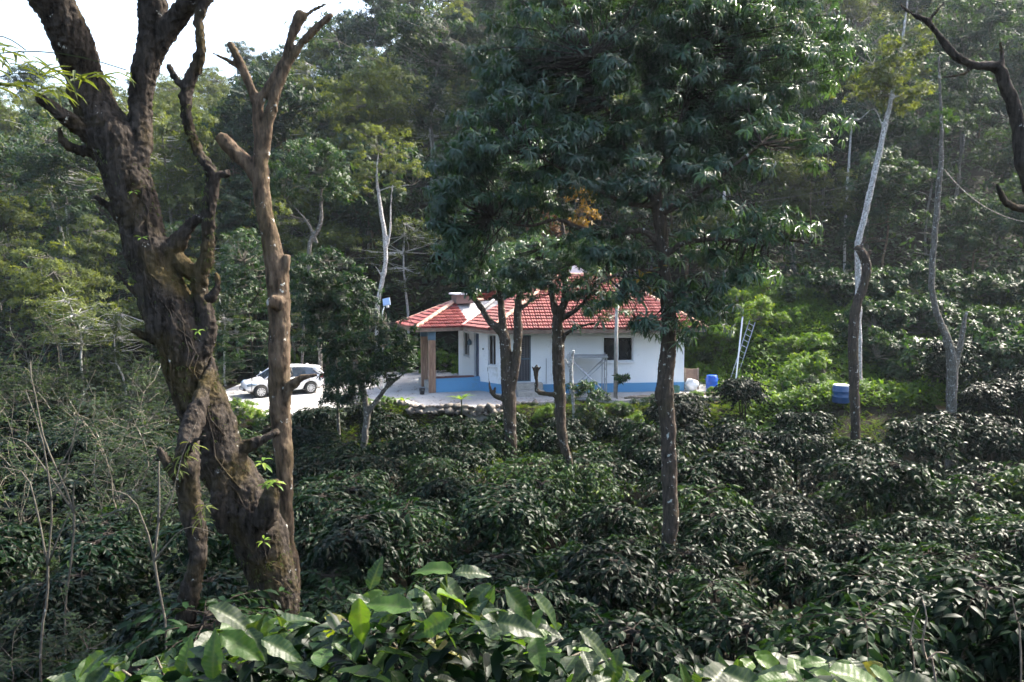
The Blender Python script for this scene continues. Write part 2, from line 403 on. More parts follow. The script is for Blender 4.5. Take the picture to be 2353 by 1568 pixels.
def s_on(pa, pb, u):           # distance along a wall at which image column u meets it
    k = (u-CU)/F_PX/ct*.9985; ax, ay = pa; dx, dy = pb[0]-ax, pb[1]-ay; L = math.hypot(dx, dy)
    t = (k*ay-ax)/(dx-k*dy); return t*L
# front wall
sd0, sd1 = s_on(F0, F1, 1188), s_on(F0, F1, 1220); sw0, sw1 = s_on(F0, F1, 1386), s_on(F0, F1, 1456)
m, qf, ef, inf = wall(F0, F1, 0, 3.2, [(sd0, sd1, .55, 2.66), (sw0, sw1, 1.42, 2.55)])
sub(m, 'wall', M_['white'], house)
m, ql, el, inl = wall(C1, F0, 0, 3.2, [(.55, 1.05, 1.25, 2.65)]); sub(m, 'wall', M_['white'], house)
sC = math.dist(C0, C1)
m, qw, ew, inw = wall(C0, C1, 0, 3.2, [(s_on(C0, C1, 1065), s_on(C0, C1, 1078), 1.45, 2.6), (s_on(C0, C1, 1089), s_on(C0, C1, 1100), .4, 2.65)])
sub(m, 'wall', M_['white'], house)
m, *_ = wall(F1, BR, 0, 3.2, []); sub(m, 'wall', M_['white'], house)
m, *_ = wall(BR, BL, 0, 3.2, []); sub(m, 'wall', M_['white'], house)
m, *_ = wall(BL, C0, 0, 3.2, []); sub(m, 'wall', M_['white'], house)
# blue plinth bands, proud of the wall
def band(p0, p1, z1, th=.03, cut=None):
    p0 = Vector((*p0, 0)); p1 = Vector((*p1, 0)); e = (p1-p0).normalized(); o = Vector((e.y, -e.x, 0))*th; L = (p1-p0).length
    m = MB()
    for a, b in ([(-th*.5, L+th*.5)] if not cut else [(-th*.5, cut[0]), (cut[1], L+th*.5)]):
        A, B = p0+e*a, p0+e*b; ep = Vector((0, 0, z1)); z = Vector((0, 0, 0)); g = o*-.05
        m.add([A+g, B+g, B+o, A+o, A+g+ep, B+g+ep, B+o+ep, A+o+ep], [(0, 3, 2, 1)[::-1], (4, 5, 6, 7)[::-1], (0, 1, 5, 4)[::-1], (1, 2, 6, 5)[::-1], (2, 3, 7, 6)[::-1], (3, 0, 4, 7)[::-1]])
    return m
sub(band(F0, F1, .42, cut=(sd0-.06, sd1+.5)), 'plinth', M_['blue'], house)
sub(band(C1, F0, .44), 'plinth', M_['blue'], house)
sub(band(F1, BR, .42), 'plinth', M_['blue'], house)
# inside back panels so openings look into dark rooms
def window(q, s0, s1, z0, z1, parts, frame=M_['trim'], bars=0, depth=.45):
    m = MB(); t = .05
    def bar(a, b, c, d, ta=.25, tb=.6):
        vs = [q(a, c, ta), q(b, c, ta), q(b, c, tb), q(a, c, tb), q(a, d, ta), q(b, d, ta), q(b, d, tb), q(a, d, tb)]
        return MB().add(vs, [(0, 3, 2, 1), (4, 5, 6, 7), (0, 1, 5, 4), (1, 2, 6, 5), (2, 3, 7, 6), (3, 0, 4, 7)])
    win = empty('window', (q(s0, z0)-HO)); win.parent = house
    for a, b, c, d in ((s0, s0+t, z0, z1), (s1-t, s1, z0, z1), (s0+t, s1-t, z0, z0+t), (s0+t, s1-t, z1-t, z1)): m.add(*(lambda k: (k.v, k.f))(bar(a, b, c, d)))
    n = parts; w_ = (s1-s0-2*t)/n
    for k in range(1, n): m.add(*(lambda k_: (k_.v, k_.f))(bar(s0+t+w_*k-.03, s0+t+w_*k+.03, z0+t, z1-t)))
    sub(m, 'frame', frame, win)
    for k in range(n): sub(bar(s0+t+w_*k+.035, s0+t+w_*(k+1)-.035, z0+t+.01, z1-t-.01, .45, .5), 'pane', M_['dark_glass'], win)
    for k in range(bars):
        x = s0+t+(s1-s0-2*t)*(k+.5)/bars; sub(bar(x-.011, x+.011, z0+t, z1-t, .12, .22), 'bar', M_['blacktrim'], win)
    sub(bar(s0-.08, s1+.08, z0-.07, z0-.002, -.4, .9), 'sill', M_['trim'], win)
    sub(bar(s0-.05, s1+.05, z1+.02, z1+.10, -.18, .3), 'lintel', M_['trim'], win)
window(qf, sw0, sw1, 1.42, 2.55, 2, bars=0)
window(ql, .55, 1.05, 1.25, 2.65, 2, bars=3)
window(qw, s_on(C0, C1, 1065), s_on(C0, C1, 1078), 1.45, 2.6, 2, bars=3)
# doors
def slab(q, a, b, c, d, ta, tb): return MB().add([q(a, c, ta), q(b, c, ta), q(b, c, tb), q(a, c, tb), q(a, d, ta), q(b, d, ta), q(b, d, tb), q(a, d, tb)], [(0, 3, 2, 1), (4, 5, 6, 7), (0, 1, 5, 4), (1, 2, 6, 5), (2, 3, 7, 6), (3, 0, 4, 7)])
a, b = s_on(C0, C1, 1089), s_on(C0, C1, 1100)
dr = empty('door', qw(a, .4)-HO); dr.parent = house; dr['label'] = 'narrow navy door at the porch'
sub(slab(qw, a+.03, b-.03, .42, 2.62, .4, .6), 'door_leaf', M_['navy'], dr); sub(slab(qw, b-.18, b-.14, 1.4, 1.5, .3, .4), 'handle', M_['steel'], dr)
dr = empty('door', qf(sd0, .55)-HO); dr.parent = house; dr['label'] = 'barred grille door in the front wall'
sub(slab(qf, sd0+.02, sd1-.02, .56, 2.64, .75, .85), 'door_leaf', M_['shutter'], dr)
fm = MB()
for A in ((sd0, sd0+.04, .55, 2.66), (sd1-.04, sd1, .55, 2.66), (sd0+.04, sd1-.04, .56, .60), (sd0+.04, sd1-.04, 1.56, 1.62), (sd0+.04, sd1-.04, 2.61, 2.65)):
    k = slab(qf, *A, .1, .3); fm.add(k.v, k.f)
sub(fm, 'door_frame', M_['slate'], dr)
for k in range(8):
    x = sd0+.07+(sd1-sd0-.14)*k/7; sub(slab(qf, x-.012, x+.012, .6, 2.61, .15, .25), 'bar', M_['iron'], dr)
for k in range(9):
    z = 1.68+k*.10; sub(slab(qf, sd0+.05, sd0+(sd1-sd0)*.55, z, z+.02, .3, .38), 'slat', M_['iron'], dr)
# step below the barred door
sp = MB(); o = Vector((inf.x, inf.y, 0)).normalized()
A = qf(sd0-.05, 0); B = qf(sd1+.48, 0)
for k, (dep, hh) in enumerate(((.95, .26), (.5, .53))):
    vs = [A-o*dep, B-o*dep, B-o*.04, A-o*.04]; z = Vector((0, 0, hh)); base = Vector((0, 0, 0 if k == 0 else .262))
    sub(MB().add([p+base for p in vs]+[p+z for p in vs], [(0, 3, 2, 1), (4, 5, 6, 7), (0, 1, 5, 4), (1, 2, 6, 5), (2, 3, 7, 6), (3, 0, 4, 7)]), 'step', M_['concrete'], house)
# small wall lamp, switch box, conduit
for q_, s_, z_ in ((qw, s_on(C0, C1, 1083.5), 2.15),):
    m = MB().lathe([(.02, -.12), (.10, -.08), (.11, .05), (.05, .16), (.01, .2)], 10, Matrix.Translation(q_(s_, z_, -.5))); sub(m, 'wall_lamp', M_['slate'], house)
sub(slab(ql, .22, .28, 1.93, 2.0, -.15, 0), 'switch_box', M_['black'], house)
sub(slab(qf, 1.95, 1.97, .45, 1.6, -.08, 0), 'conduit', M_['iron'], house)
# porch: raised floor, low blue wall with maroon ledge, two pillars
pw0, pw1 = P(1001, 903, 35.4), P(1104, 899, 36.0)
def prism(pts, z0, z1): 
    n = len(pts); return MB().add([(p[0], p[1], z0) for p in pts]+[(p[0], p[1], z1) for p in pts], [tuple(reversed(range(n))), tuple(range(n, 2*n))]+[(i, (i+1) % n, n+(i+1) % n, n+i) for i in range(n)])
a = Vector((pw0.x, pw0.y, 0)); b = Vector((C1[0]+.02, C1[1]-.02, 0)); e = (b-a).normalized(); o = Vector((-e.y, e.x, 0))
sub(prism([a, b, b+o*.2, a+o*.2], 0, .66), 'porch_wall', M_['blue'], house)
sub(prism([a-o*.03, b-o*.03-e*.3, b+o*.23-e*.3, a+o*.23], .662, .72), 'ledge', M_['maroon'], house)
sub(prism([a+o*.2, b+o*.2, (C0[0]+.1, C0[1]), (-4.6, 38.2)], 0, .35), 'porch_floor', M_['concrete'], house)
for (u, v, d, lab) in ((993, 903, 35.45, 'nearer square porch pillar'), (975.5, 887, 37.4, 'farther square porch pillar')):
    p = P(u, v, d); pl = empty('pillar', Vector((p.x, p.y, 0))-HO); pl.parent = house; pl['label'] = lab
    hw = .155; Mz = Matrix.Translation((p.x, p.y, 0)) @ Matrix.Rotation(R(12), 4, 'Z')
    sub(MB().box(-hw, hw, -hw, hw, 0, 2.42, Mz), 'shaft', M_['pillar'], pl)
    sub(MB().box(-hw-.01, hw+.01, -hw-.01, hw+.01, 2.422, 3.0, Mz), 'capital', M_['slate'], pl)
# --- roof
EZ = 3.02
E0, E1, EW = Vector((-.95, 33.75, EZ)), Vector((8.65, 34.85, EZ)), Vector((-2.25, 35.75, EZ))
EBR, EBL = Vector((9.4, 44.3, EZ)), Vector((-2.0, 44.3, EZ))
R0, R1 = P(1285, 633, 39.2), P(1405, 640, 39.6); R1.z = R0.z
G0, G1 = P(955, 752, 34.9), P(913, 742, 37.7); G0.z = G1.z = EZ-.02
Q0 = P(1047, 692, 37.9); Q1 = Vector((-.3, 39.2, Q0.z)); G2 = Vector((-3.0, 40.9, EZ-.02))
roof = empty('roof', (0, 0, 3)); roof.parent = house
planes = [('main', [E0, E1, R1, R0]), ('side', [EW, E0, R0]), ('left', [EBL, EW, R0]), ('right', [E1, EBR, R1]), ('back', [EBR, EBL, R0, R1]),
          ('porch', [G0, EW+Vector((.0, .0, -.02)), Q1, Q0]), ('porch_left', [G1, G0, Q0]), ('porch_back', [G2, G1, Q0, Q1])]
dk = MB()
for nme, pl in planes:
    n = (pl[1]-pl[0]).cross(pl[2]-pl[0]).normalized()
    if n.z < 0: n = -n
    k = len(pl); lo = [p-n*.16 for p in pl]; hi = [p-n*.03 for p in pl]
    dk.add(lo+hi, [tuple(range(k, 2*k)), tuple(reversed(range(k)))]+[(i, (i+1) % k, k+(i+1) % k, k+i) for i in range(k)])
sub(dk, 'roof_deck', M_['soffit'], roof)
tw, tl = .235, .30
def tile_geo(tone=.0):
    v = []; prof = [(0, .0), (.045, .045), (.10, .008), (.145, .045), (.20, .008), (.232, .022)]
    for yy, zz in ((0, .075), (.36, .014)):
        for x, z in prof: v.append((x, yy, z+zz))
    for x, z in prof: v.append((x, .015, z*.3-.01))
    f = [(i, i+1, 7+i, 6+i) for i in range(5)]+[(12+i, 13+i, i+1, i) for i in range(5)]
    return v, f
tv, tf = tile_geo(); tmesh = bpy.data.meshes.new('tile'); tmesh.from_pydata(tv, [], tf); tmesh.update(); tmesh.materials.append(M_['tile'])
at = tmesh.attributes.new('tone', 'FLOAT', 'POINT')
rng = random.Random(5); placed = []
def inside(pt, poly, nrm_):
    for i in range(len(poly)):
        a, b = poly[i], poly[(i+1) % len(poly)]
        if (b-a).cross(pt-a).dot(nrm_) < -.02*(b-a).length: return False
    return True
for nme, pl in planes:
    n = (pl[1]-pl[0]).cross(pl[2]-pl[0]).normalized(); e = (pl[1]-pl[0]).normalized(); s = n.cross(e)
    L = (pl[1]-pl[0]).length; H = max((p-pl[0]).dot(s) for p in pl)
    for r_ in range(int(H/tl)+1):
        for c_ in range(-2, int(L/tw)+2):
            o = pl[0]+e*(c_*tw+rng.uniform(-.006, .006))+s*(r_*tl-.06+rng.uniform(-.008, .008))
            if not inside(o+e*tw*.5+s*.16, pl, n): continue
            M = Matrix((e, s, n)).transposed().to_4x4(); M.translation = o+n*rng.uniform(0, .008)
            placed.append((nme, r_, (o-Vector((0, 0, ZC))).length, M @ Matrix.Rotation(rng.uniform(-.02, .02), 4, 'Z')))
vis = [p for p in placed if p[0] in ('main', 'porch', 'side', 'porch_left')]
rest = [p for p in placed if p[0] not in ('main', 'porch', 'side', 'porch_left')]
vis.sort(key=lambda p: p[2])
OFF = Matrix.Translation(-(HO+Vector((0, 0, 3))))
for p in vis[:300]: link('tile', tmesh, roof, M=OFF @ p[3])
m = MB()
for p in vis[300:]+rest: m.add([p[3] @ Vector(v) for v in tv], tf)
o = sub(m, 'tile_courses', M_['tile'], roof); tag(o, kind='stuff')
at = o.data.attributes.new('tone', 'FLOAT', 'POINT'); rr = np.random.RandomState(3)
at.data.foreach_set('value', np.repeat(rr.uniform(-.2, .2, len(vis[300:]+rest)), len(tv)).astype(np.float32))
def ridge(a, b, r=.13, m_=None, seg=.36):
    L = (b-a).length; n = int(L/seg); e = (b-a)/L; side = e.cross(Vector((0, 0, 1))).normalized(); up = side.cross(e)
    for k in range(n):
        g = MB(); v = []
        for t, rr_ in ((k*seg, r), ((k+1)*seg+.04, r*.86)):
            for j in range(7):
                an = math.pi*j/6; v.append(a+e*t+side*math.cos(an)*rr_+up*(math.sin(an)*rr_*.8+.02))
        g.add(v, [(j, j+1, 8+j, 7+j) for j in range(6)]); sub(g, 'ridge_tile', m_ or M_['ridge'], roof)
for a, b in ((E0, R0), (R0, R1), (E1, R1), (G0, Q0), (G1, Q0), (Q0, Q1.lerp(Q0, .35))): ridge(a, b)
ridge(EW, Q1.lerp(Q0, .25), .10, M_['valley'], .5)
def fascia(a, b):
    e = (b-a).normalized(); o = Vector((e.y, -e.x, 0)); g = MB()
    vs = [a+o*.03-e*.02, b+o*.03+e*.02, b-o*.02, a-o*.02]
    g.add([p-Vector((0, 0, .19)) for p in vs]+[p-Vector((0, 0, .03)) for p in vs], [(0, 3, 2, 1), (4, 5, 6, 7), (0, 1, 5, 4), (1, 2, 6, 5), (2, 3, 7, 6), (3, 0, 4, 7)]); return g
for a, b in ((E0, E1), (EW, E0), (G0, EW), (G1, G0), (E1, EBR)): sub(fascia(a, b), 'fascia_board', M_['board'], roof)
# raised vent box on the porch roof, white gablet and white tank house above the main roof
c = P(1062, 690, 38.0); vb = empty('roof_vent', c-HO-Vector((0, 0, 3))); vb.parent = roof
Mv = Matrix.Translation((c.x, c.y, c.z-.15)) @ Matrix.Rotation(R(22), 4, 'Z')
sub(MB().box(-.42, .42, -.4, .4, 0, .42, Mv), 'vent_box', M_['ventbrown'], vb); sub(MB().box(-.52, .52, -.5, .5, .422, .50, Mv), 'vent_cap', M_['trim'], vb)
c = P(1322, 645, 39.7)
gb = MB(); w_, h_, t_ = 1.0, .78, .3
gb.add([(c.x-w_, c.y, c.z-.2), (c.x+w_*1.3, c.y, c.z-.2), (c.x+w_*1.3, c.y, c.z+.05), (c.x, c.y, c.z+h_), (c.x-w_, c.y, c.z+.2)]+[(c.x-w_, c.y+t_, c.z-.2), (c.x+w_*1.3, c.y+t_, c.z-.2), (c.x+w_*1.3, c.y+t_, c.z+.05), (c.x, c.y+t_, c.z+h_), (c.x-w_, c.y+t_, c.z+.2)],
       [(0, 1, 2, 3, 4), (9, 8, 7, 6, 5)]+[(i, 5+i, 5+(i+1) % 5, (i+1) % 5) for i in range(5)])
sub(gb, 'gablet', M_['trim'], roof)
c = P(1415, 668, 39.0); sub(MB().box(-.3, .3, -.2, .2, -.2, .35, Matrix.Translation(c)), 'chimney', M_['trim'], roof)

# ================================================================ THE CAR
def make_car(loc, rz):
    car = empty('parked_car', loc, 'white hatchback car parked in the sun at the left of the yard', 'car', rz=rz)
    # length along x (front at +x), stations: (x, z_bottom, z_belt, z_top, half_width)
    st_ = [(-1.96, .42, .80, .82, .62), (-1.90, .32, .98, 1.02, .76), (-1.75, .26, 1.02, 1.06, .82), (-1.4, .22, 1.0, 1.03, .84), (-.9, .20, .98, 1.0, .845), (-.3, .19, .95, .97, .845),
           (.4, .19, .92, .94, .845), (.85, .19, .90, .93, .84), (1.2, .20, .86, .90, .83), (1.55, .24, .78, .82, .80), (1.82, .28, .68, .71, .70), (1.97, .34, .56, .58, .52)]
    ring = []
    for x, zb, zt, zc_, w_ in st_:
        r = [(x, 0, zb), (x, w_*.80, zb), (x, w_*.97, zb+.10), (x, w_, (zb+zt)*.5), (x, w_*.985, zt-.10), (x, w_*.90, zt), (x, w_*.5, zc_+.02), (x, 0, zc_+.035)]
        ring.append(r+[(p[0], -p[1], p[2]) for p in reversed(r[1:-1])])
    n = len(ring[0]); m = MB(); m.add([p for r in ring for p in r], [(i*n+j, i*n+(j+1) % n, (i+1)*n+(j+1) % n, (i+1)*n+j) for i in range(len(ring)-1) for j in range(n)]+[tuple(range(n))[::-1], tuple((len(ring)-1)*n+j for j in range(n))])
    body = m.build('body', M_['carpaint'], car, True)
    sb = body.modifiers.new('s', 'SUBSURF'); sb.levels = 2; sb.render_levels = 2
    # wheel arches cut
    for k, x in enumerate((-1.2, 1.27)):
        c_ = MB().lathe([(.37, -1.2), (.37, 1.2)], 28, Matrix.Translation((x, 0, .31)) @ Matrix.Rotation(R(90), 4, 'X')).mesh('arch')
        co = bpy.data.objects.new('wheel_arch', c_); C.objects.link(co); co.parent = car
        co.hide_render = True; co.hide_viewport = False; co.display_type = 'WIRE'
        b = body.modifiers.new('b', 'BOOLEAN'); b.operation = 'DIFFERENCE'; b.solver = 'EXACT'; b.object = co
        cutters.append(co)
    body_fix.append(body)
    # dark liner inside the arches
    link('underbody', MB().box(-1.75, 1.75, -.62, .62, .24, .62).mesh('underbody'), car, M_['blacktrim'])
    # greenhouse: glass block then roof and pillars
    gx = [(-1.78, 1.0, .70), (-1.45, 1.36, .60), (-1.0, 1.43, .585), (-.4, 1.455, .585), (.1, 1.42, .585), (.42, 1.33, .60), (1.05, .93, .72)]
    g = MB(); rg = []
    for x, z, w_ in gx: rg.append([(x, -.75 if z > 1.05 else -.72, .95 if x < .9 else .90), (x, -w_, z), (x, w_, z), (x, .75 if z > 1.05 else .72, .95 if x < .9 else .90)])
    g.add([p for r in rg for p in r], [(i*4+j, i*4+(j+1) % 4, (i+1)*4+(j+1) % 4, (i+1)*4+j) for i in range(len(rg)-1) for j in range(4)]+[(3, 2, 1, 0), (24, 25, 26, 27)])
    g.build('window_glass', M_['carglass'], car, False)
    rf = MB(); rr_ = []
    for x, z, w_ in [(-1.86, 1.33, .50)]+gx[1:6]: rr_.append([(x, -w_-.015, z-.03), (x, -w_*.86, z+.03), (x, 0, z+.05), (x, w_*.86, z+.03), (x, w_+.015, z-.03)])
    rf.add([p for r in rr_ for p in r], [(i*5+j, i*5+j+1, (i+1)*5+j+1, (i+1)*5+j) for i in range(len(rr_)-1) for j in range(4)]); rf.build('car_roof', M_['carpaint'], car, True)
    for s_ in (-1, 1):
        for pts, r_ in (([(1.07, .74*s_, .90), (.42, .62*s_, 1.33), (.1, .60*s_, 1.41)], .035), ([(-1.86, .72*s_, 1.0), (-1.62, .68*s_, 1.2), (-1.45, .62*s_, 1.36)], .12), ([(-.32, .755*s_, .95), (-.28, .60*s_, 1.43)], .035)):
            MB().tube(pts, r_, 6).build('pillar', M_['carpaint'] if r_ != .035 or pts[0][0] > 0 else M_['blacktrim'], car, True)
        MB().tube([(.78, .86*s_, .98), (.80, .97*s_, 1.02), (.78, 1.0*s_, 1.0)], [.05, .08, .05], 8).build('mirror', M_['carpaint'], car, True)
        hl = MB().add([(1.55, .80*s_, .60), (1.84, .66*s_, .56), (1.90, .50*s_, .60), (1.80, .56*s_, .72), (1.45, .79*s_, .78)], [(0, 1, 2, 3, 4) if s_ < 0 else (4, 3, 2, 1, 0)])
        for v_ in hl.v: pass
        hl = MB().tube([(1.45, .80*s_, .70), (1.70, .745*s_, .68), (1.86, .62*s_, .63)], [.05, .085, .06], 8); hl.build('headlight', M_['lamp'], car, True)
        MB().tube([(-1.70, .80*s_, .88), (-1.86, .73*s_, .87), (-1.93, .6*s_, .86)], [.06, .10, .07], 8).build('tail_light', M_['taillamp'], car, True)
        for x in (-.15, -.98): MB().box(x-.09, x+.09, .845*s_-.012, .845*s_+.02, .80, .83).build('door_handle', M_['carpaint'], car)
        for x in (.62, -.30, -1.12): MB().box(x-.006, x+.006, .843*s_-.006, .843*s_+.006, .30, .93).build('door_seam', M_['blacktrim'], car)
    MB().box(1.93, 1.99, -.5, .5, .33, .46).build('grille', M_['blacktrim'], car)
    MB().box(1.975, 2.0, -.24, .24, .36, .46).build('number_plate', M_['trim'], car)
    for x in (-1.2, 1.27):
        for s_ in (-1, 1):
            wh = empty('wheel', (x, .76*s_, .305)); wh.parent = car
            Mx = Matrix.Rotation(R(90), 4, 'X')
            MB().lathe([(.19, -.10), (.29, -.10), (.315, -.07), (.315, .07), (.29, .10), (.19, .10)], 28, Mx).build('tyre', M_['tyre'], wh, True)
            rm = MB().lathe([(.20, -.06), (.20, .06)], 24, Mx)
            rm2 = MB()
            for k in range(10):
                an = 2*math.pi*k/10; q = Matrix.Rotation(an, 4, 'Y')
                rm2.add([q @ Vector(p) for p in ((.03, .112*s_, -.016), (.195, .116*s_, -.030), (.195, .116*s_, .030), (.03, .112*s_, .016))], [(0, 1, 2, 3)])
            rm2.tube([(0, .05*s_, 0), (0, .118*s_, 0)], .045, 10); 
            for rr2 in ((.185, .205),): 
                for k in range(28):
                    a1, a2 = 2*math.pi*k/28, 2*math.pi*(k+1)/28
                    rm2.quad(*[(r2*math.cos(an), .117*s_, r2*math.sin(an)) for r2, an in ((rr2[0], a1), (rr2[1], a1), (rr2[1], a2), (rr2[0], a2))])
            rm.build('brake_drum', M_['blacktrim'], wh); rm2.build('rim', M_['alloy'], wh)
    return car
cutters, body_fix = [], []
pf, pr = P(590, 907, 37.0), P(706, 899, 38.3)
cc = (pf+pr)/2; car_z = yard_z(cc.x)+.02
make_car(Vector((cc.x, cc.y, car_z)), math.atan2((pf-pr).y, (pf-pr).x)).scale = (.96, .96, .92)
# bake the body (subsurf + arches) and drop the cutters
bpy.context.view_layer.update()
for b in body_fix:
    me = bpy.data.meshes.new_from_object(b.evaluated_get(bpy.context.evaluated_depsgraph_get())); b.modifiers.clear(); b.data = me; b.data.shade_smooth()
    for k in cutters: bpy.data.objects.remove(k)

# ================================================================ THINGS IN THE YARD
def drum(u, v, d, r, h, lab, col, lid=None, name='plastic_drum'):
    p = P(u, v, d); t = empty(name, p, lab, 'drum' if name == 'plastic_drum' else 'tub')
    MB().lathe([(r*.93, 0), (r, .04), (r, h*.33), (r*1.03, h*.35), (r, h*.37), (r, h*.66), (r*1.03, h*.68), (r, h*.70), (r, h*.92), (r*.9, h)], 24).build('barrel_body' if name == 'plastic_drum' else 'tub_body', col, t, True)
    MB().lathe([(r*.94, h+.002), (r*.96, h+.03), (r*.8, h+.045)], 24).build('lid', lid or col, t, True)
    if name == 'plastic_drum':
        for s_ in (-1, 1): MB().tube([(s_*r*1.0, 0, h*.86), (s_*r*1.22, 0, h*.82), (s_*r*1.02, 0, h*.72)], .02, 6).build('handle', col, t)
    return t
t = drum(1635, 897, 35.8, .26, .70, 'bright blue plastic drum standing at the right end of the yard', M_['bluedrum']); t.location.z = .01
tp = on_ground(1932, 925, 26); t = drum(1932, 925, 31, .33, .68, 'blue tub with white rim behind the crooked dark trunk', simple('faded_blue', (.03, .08, .19), .5), M_['trim'], 'water_tub'); t.location.z = min(t.location.z, max(ground(t.location.x, 31), t.location.z))
mnd = t.location
t = empty('bucket', Vector((P(970, 908, 34.9).x, 34.9, .01)), 'small black bucket on the gravel beside the porch pillars', 'bucket')
MB().lathe([(.10, 0), (.14, .27), (.12, .27), (.09, .03)], 16).build('bucket_body', M_['black'], t, True); MB().tube([(-.13, 0, .27), (-.1, .05, .33), (.1, .05, .33), (.13, 0, .27)], .008, 5).build('handle', M_['iron'], t)
# solar street lamp
b = P(882, 928, 33.6); b.z = yard_z(b.x); top = P(882, 712, 33.6); pan = P(888, 694, 33.6)
t = empty('solar_lamp_post', b, 'slim white solar lamp post left of the house, small panel on top', 'lamp post')
MB().tube([(0, 0, 0), (0, 0, top.z-b.z-.1), (.08, 0, pan.z-b.z-.22)], [.03, .025, .02], 8).build('pole', M_['trim'], t, True)
Mp = Matrix.Translation((pan.x-b.x, 0, pan.z-b.z)) @ Matrix.Rotation(R(-12), 4, 'Y') @ Matrix.Rotation(R(58), 4, 'X')
MB().box(-.15, .15, -.17, .17, 0, .025, Mp).build('solar_panel', M_['panel'], t); 
MB().box(-.16, .16, -.18, .18, -.015, -.002, Mp).build('panel_frame', M_['trim'], t)
MB().box(-.05, .05, -.22, 0, -.14, -.09, Mp).build('lamp_head', M_['trim'], t)
# scaffold trestle
sA, sB = P(1312, 905, 34.2), P(1392, 905, 34.4); t = empty('scaffold_trestle', Vector((sA.x, sA.y, 0)), 'steel scaffold trestle with crossed braces before the front wall', 'scaffold')
def st_tube(a, b, r=.022, nm='brace'): return sub(MB().tube([a, b], r, 6), nm, M_['steel'], t)
W_ = sB.x-sA.x; H_ = P(1312, 822, 34.2).z
for x in (0, W_):
    for y in (0, .75):
        st_tube(Vector((sA.x+x, sA.y+y, 0)), Vector((sA.x+x, sA.y+y, H_+.15)), .026, 'upright')
    for z in (.3, .75, 1.2, H_-.05): st_tube(Vector((sA.x+x, sA.y, z)), Vector((sA.x+x, sA.y+.75, z)), .018, 'rung')
st_tube(Vector((sA.x+W_-.2, sA.y-.02, 0)), Vector((sA.x+W_-.2, sA.y-.02, H_)), .024, 'upright')
for y in (-.03, .78):
    st_tube(Vector((sA.x, sA.y+y, H_-.1)), Vector((sA.x+W_, sA.y+y, .15))); st_tube(Vector((sA.x, sA.y+y+.05, .15)), Vector((sA.x+W_, sA.y+y+.05, H_-.1)))
sub(MB().box(sA.x-.1, sA.x+W_+.05, sA.y-.1, sA.y+.35, H_, H_+.05), 'plank', M_['steel'], t)
sub(MB().box(sA.x-.1, sA.x+W_+.05, sA.y+.4, sA.y+.85, H_, H_+.05), 'plank', M_['steel'], t)
# grey post in front of the window
b = P(1414, 905, 34.0); b.z = 0; t = empty('concrete_post', b, 'thin grey concrete post rising past the window and roof', 'post')
MB().tube([(0, 0, 0), (0, 0, 2.6), (.04, 0, 5.0)], [.085, .08, .07], 8).build('shaft', M_['concrete'], t, True)
MB().tube([(-.2, 0, 4.86), (.2, 0, 4.86)], .025, 6).build('cross_arm', M_['iron'], t)
# leaning ladder, leaning pole
def at_(u, v, d): return P(u, v, d)
a, b = at_(1683, 868, 37.2), at_(1729, 738, 38.6); a.z = ground(a.x, a.y)+.02; t = empty('ladder', a, 'dark metal ladder leaning on the green bank', 'ladder')
e = (b-a).normalized(); sd = e.cross(Vector((.3, -1, .2))).normalized()*.16
for s_ in (-1, 1): sub(MB().tube([a+sd*s_, b+sd*s_], .022, 6), 'rail', M_['steel'], t)
for k in range(11): q = a.lerp(b, (k+.6)/11.3); sub(MB().tube([q-sd, q+sd], .016, 5), 'rung', M_['steel'], t)
a, b = at_(1690, 862, 36.6), at_(1706, 731, 37.4); a.z = ground(a.x, a.y)+.02; t = empty('leaning_pole', a, 'straight white pole leaning beside the dark ladder', 'pole'); sub(MB().tube([a, b], .035, 8), 'pole_shaft', M_['trim'], t); sub(MB().tube([b, b+(b-a).normalized()*.06], .04, 8), 'end_cap', M_['steel'], t)
# board, sacks, boxes
p = P(1588, 884, 36.5); p.z = .01; t = empty('wooden_board', p, 'brown wooden panel standing at the right corner of the house', 'board')
MB().box(-.34, .34, -.03, .03, .05, .95).build('panel', M_['board'], t)
for x in (-.31, .31): MB().box(x-.04, x+.04, -.06, -.031, 0, 1.0).build('batten', M_['dry_wood'], t)
def blob(name, c, rx, ry, rz, seed, m_, parent=None, n=10, amp=.22):
    v, f = [], []; r_ = random.Random(seed)
    for i in range(n+1):
        th = math.pi*i/n
        for j in range(n*2):
            ph = math.pi*j/n; d = Vector((math.sin(th)*math.cos(ph), math.sin(th)*math.sin(ph), math.cos(th)))
            k = 1+amp*mnoise.noise(d*1.6+Vector((seed*3.1, seed, 0)))+amp*.5*mnoise.noise(d*4+Vector((seed, 0, 7)))
            v.append((d.x*rx*k, d.y*ry*k, d.z*rz*k))
    w_ = n*2
    for i in range(n):
        for j in range(w_): f.append((i*w_+j, (i+1)*w_+j, (i+1)*w_+(j+1) % w_, i*w_+(j+1) % w_))
    o = link(name, MB().add(v, f).mesh(name, True), parent, m_); o.location = c; return o
p = P(1588, 886, 35.9); tag(blob('white_sack', (p.x, p.y, .26), .26, .2, .28, 3, M_['sack'], amp=.5), 'crumpled white sack resting against the brown panel', 'sack')
p = P(1545, 893, 35.5); t = empty('green_crate', (p.x, p.y, .01), 'low dark green crate on the yard behind the thick mango trunk', 'crate')
MB().box(-.3, .3, -.2, .2, 0, .04).build('base', simple('green_plastic', (.02, .10, .07), .5), t)
for x0, x1, y0, y1 in ((-.3, .3, -.2, -.18), (-.3, .3, .18, .2), (-.3, -.28, -.178, .178), (.28, .3, -.178, .178)):
    for z in (.06, .15, .24): MB().box(x0, x1, y0, y1, z, z+.06).build('slat', bpy.data.materials['green_plastic'], t)
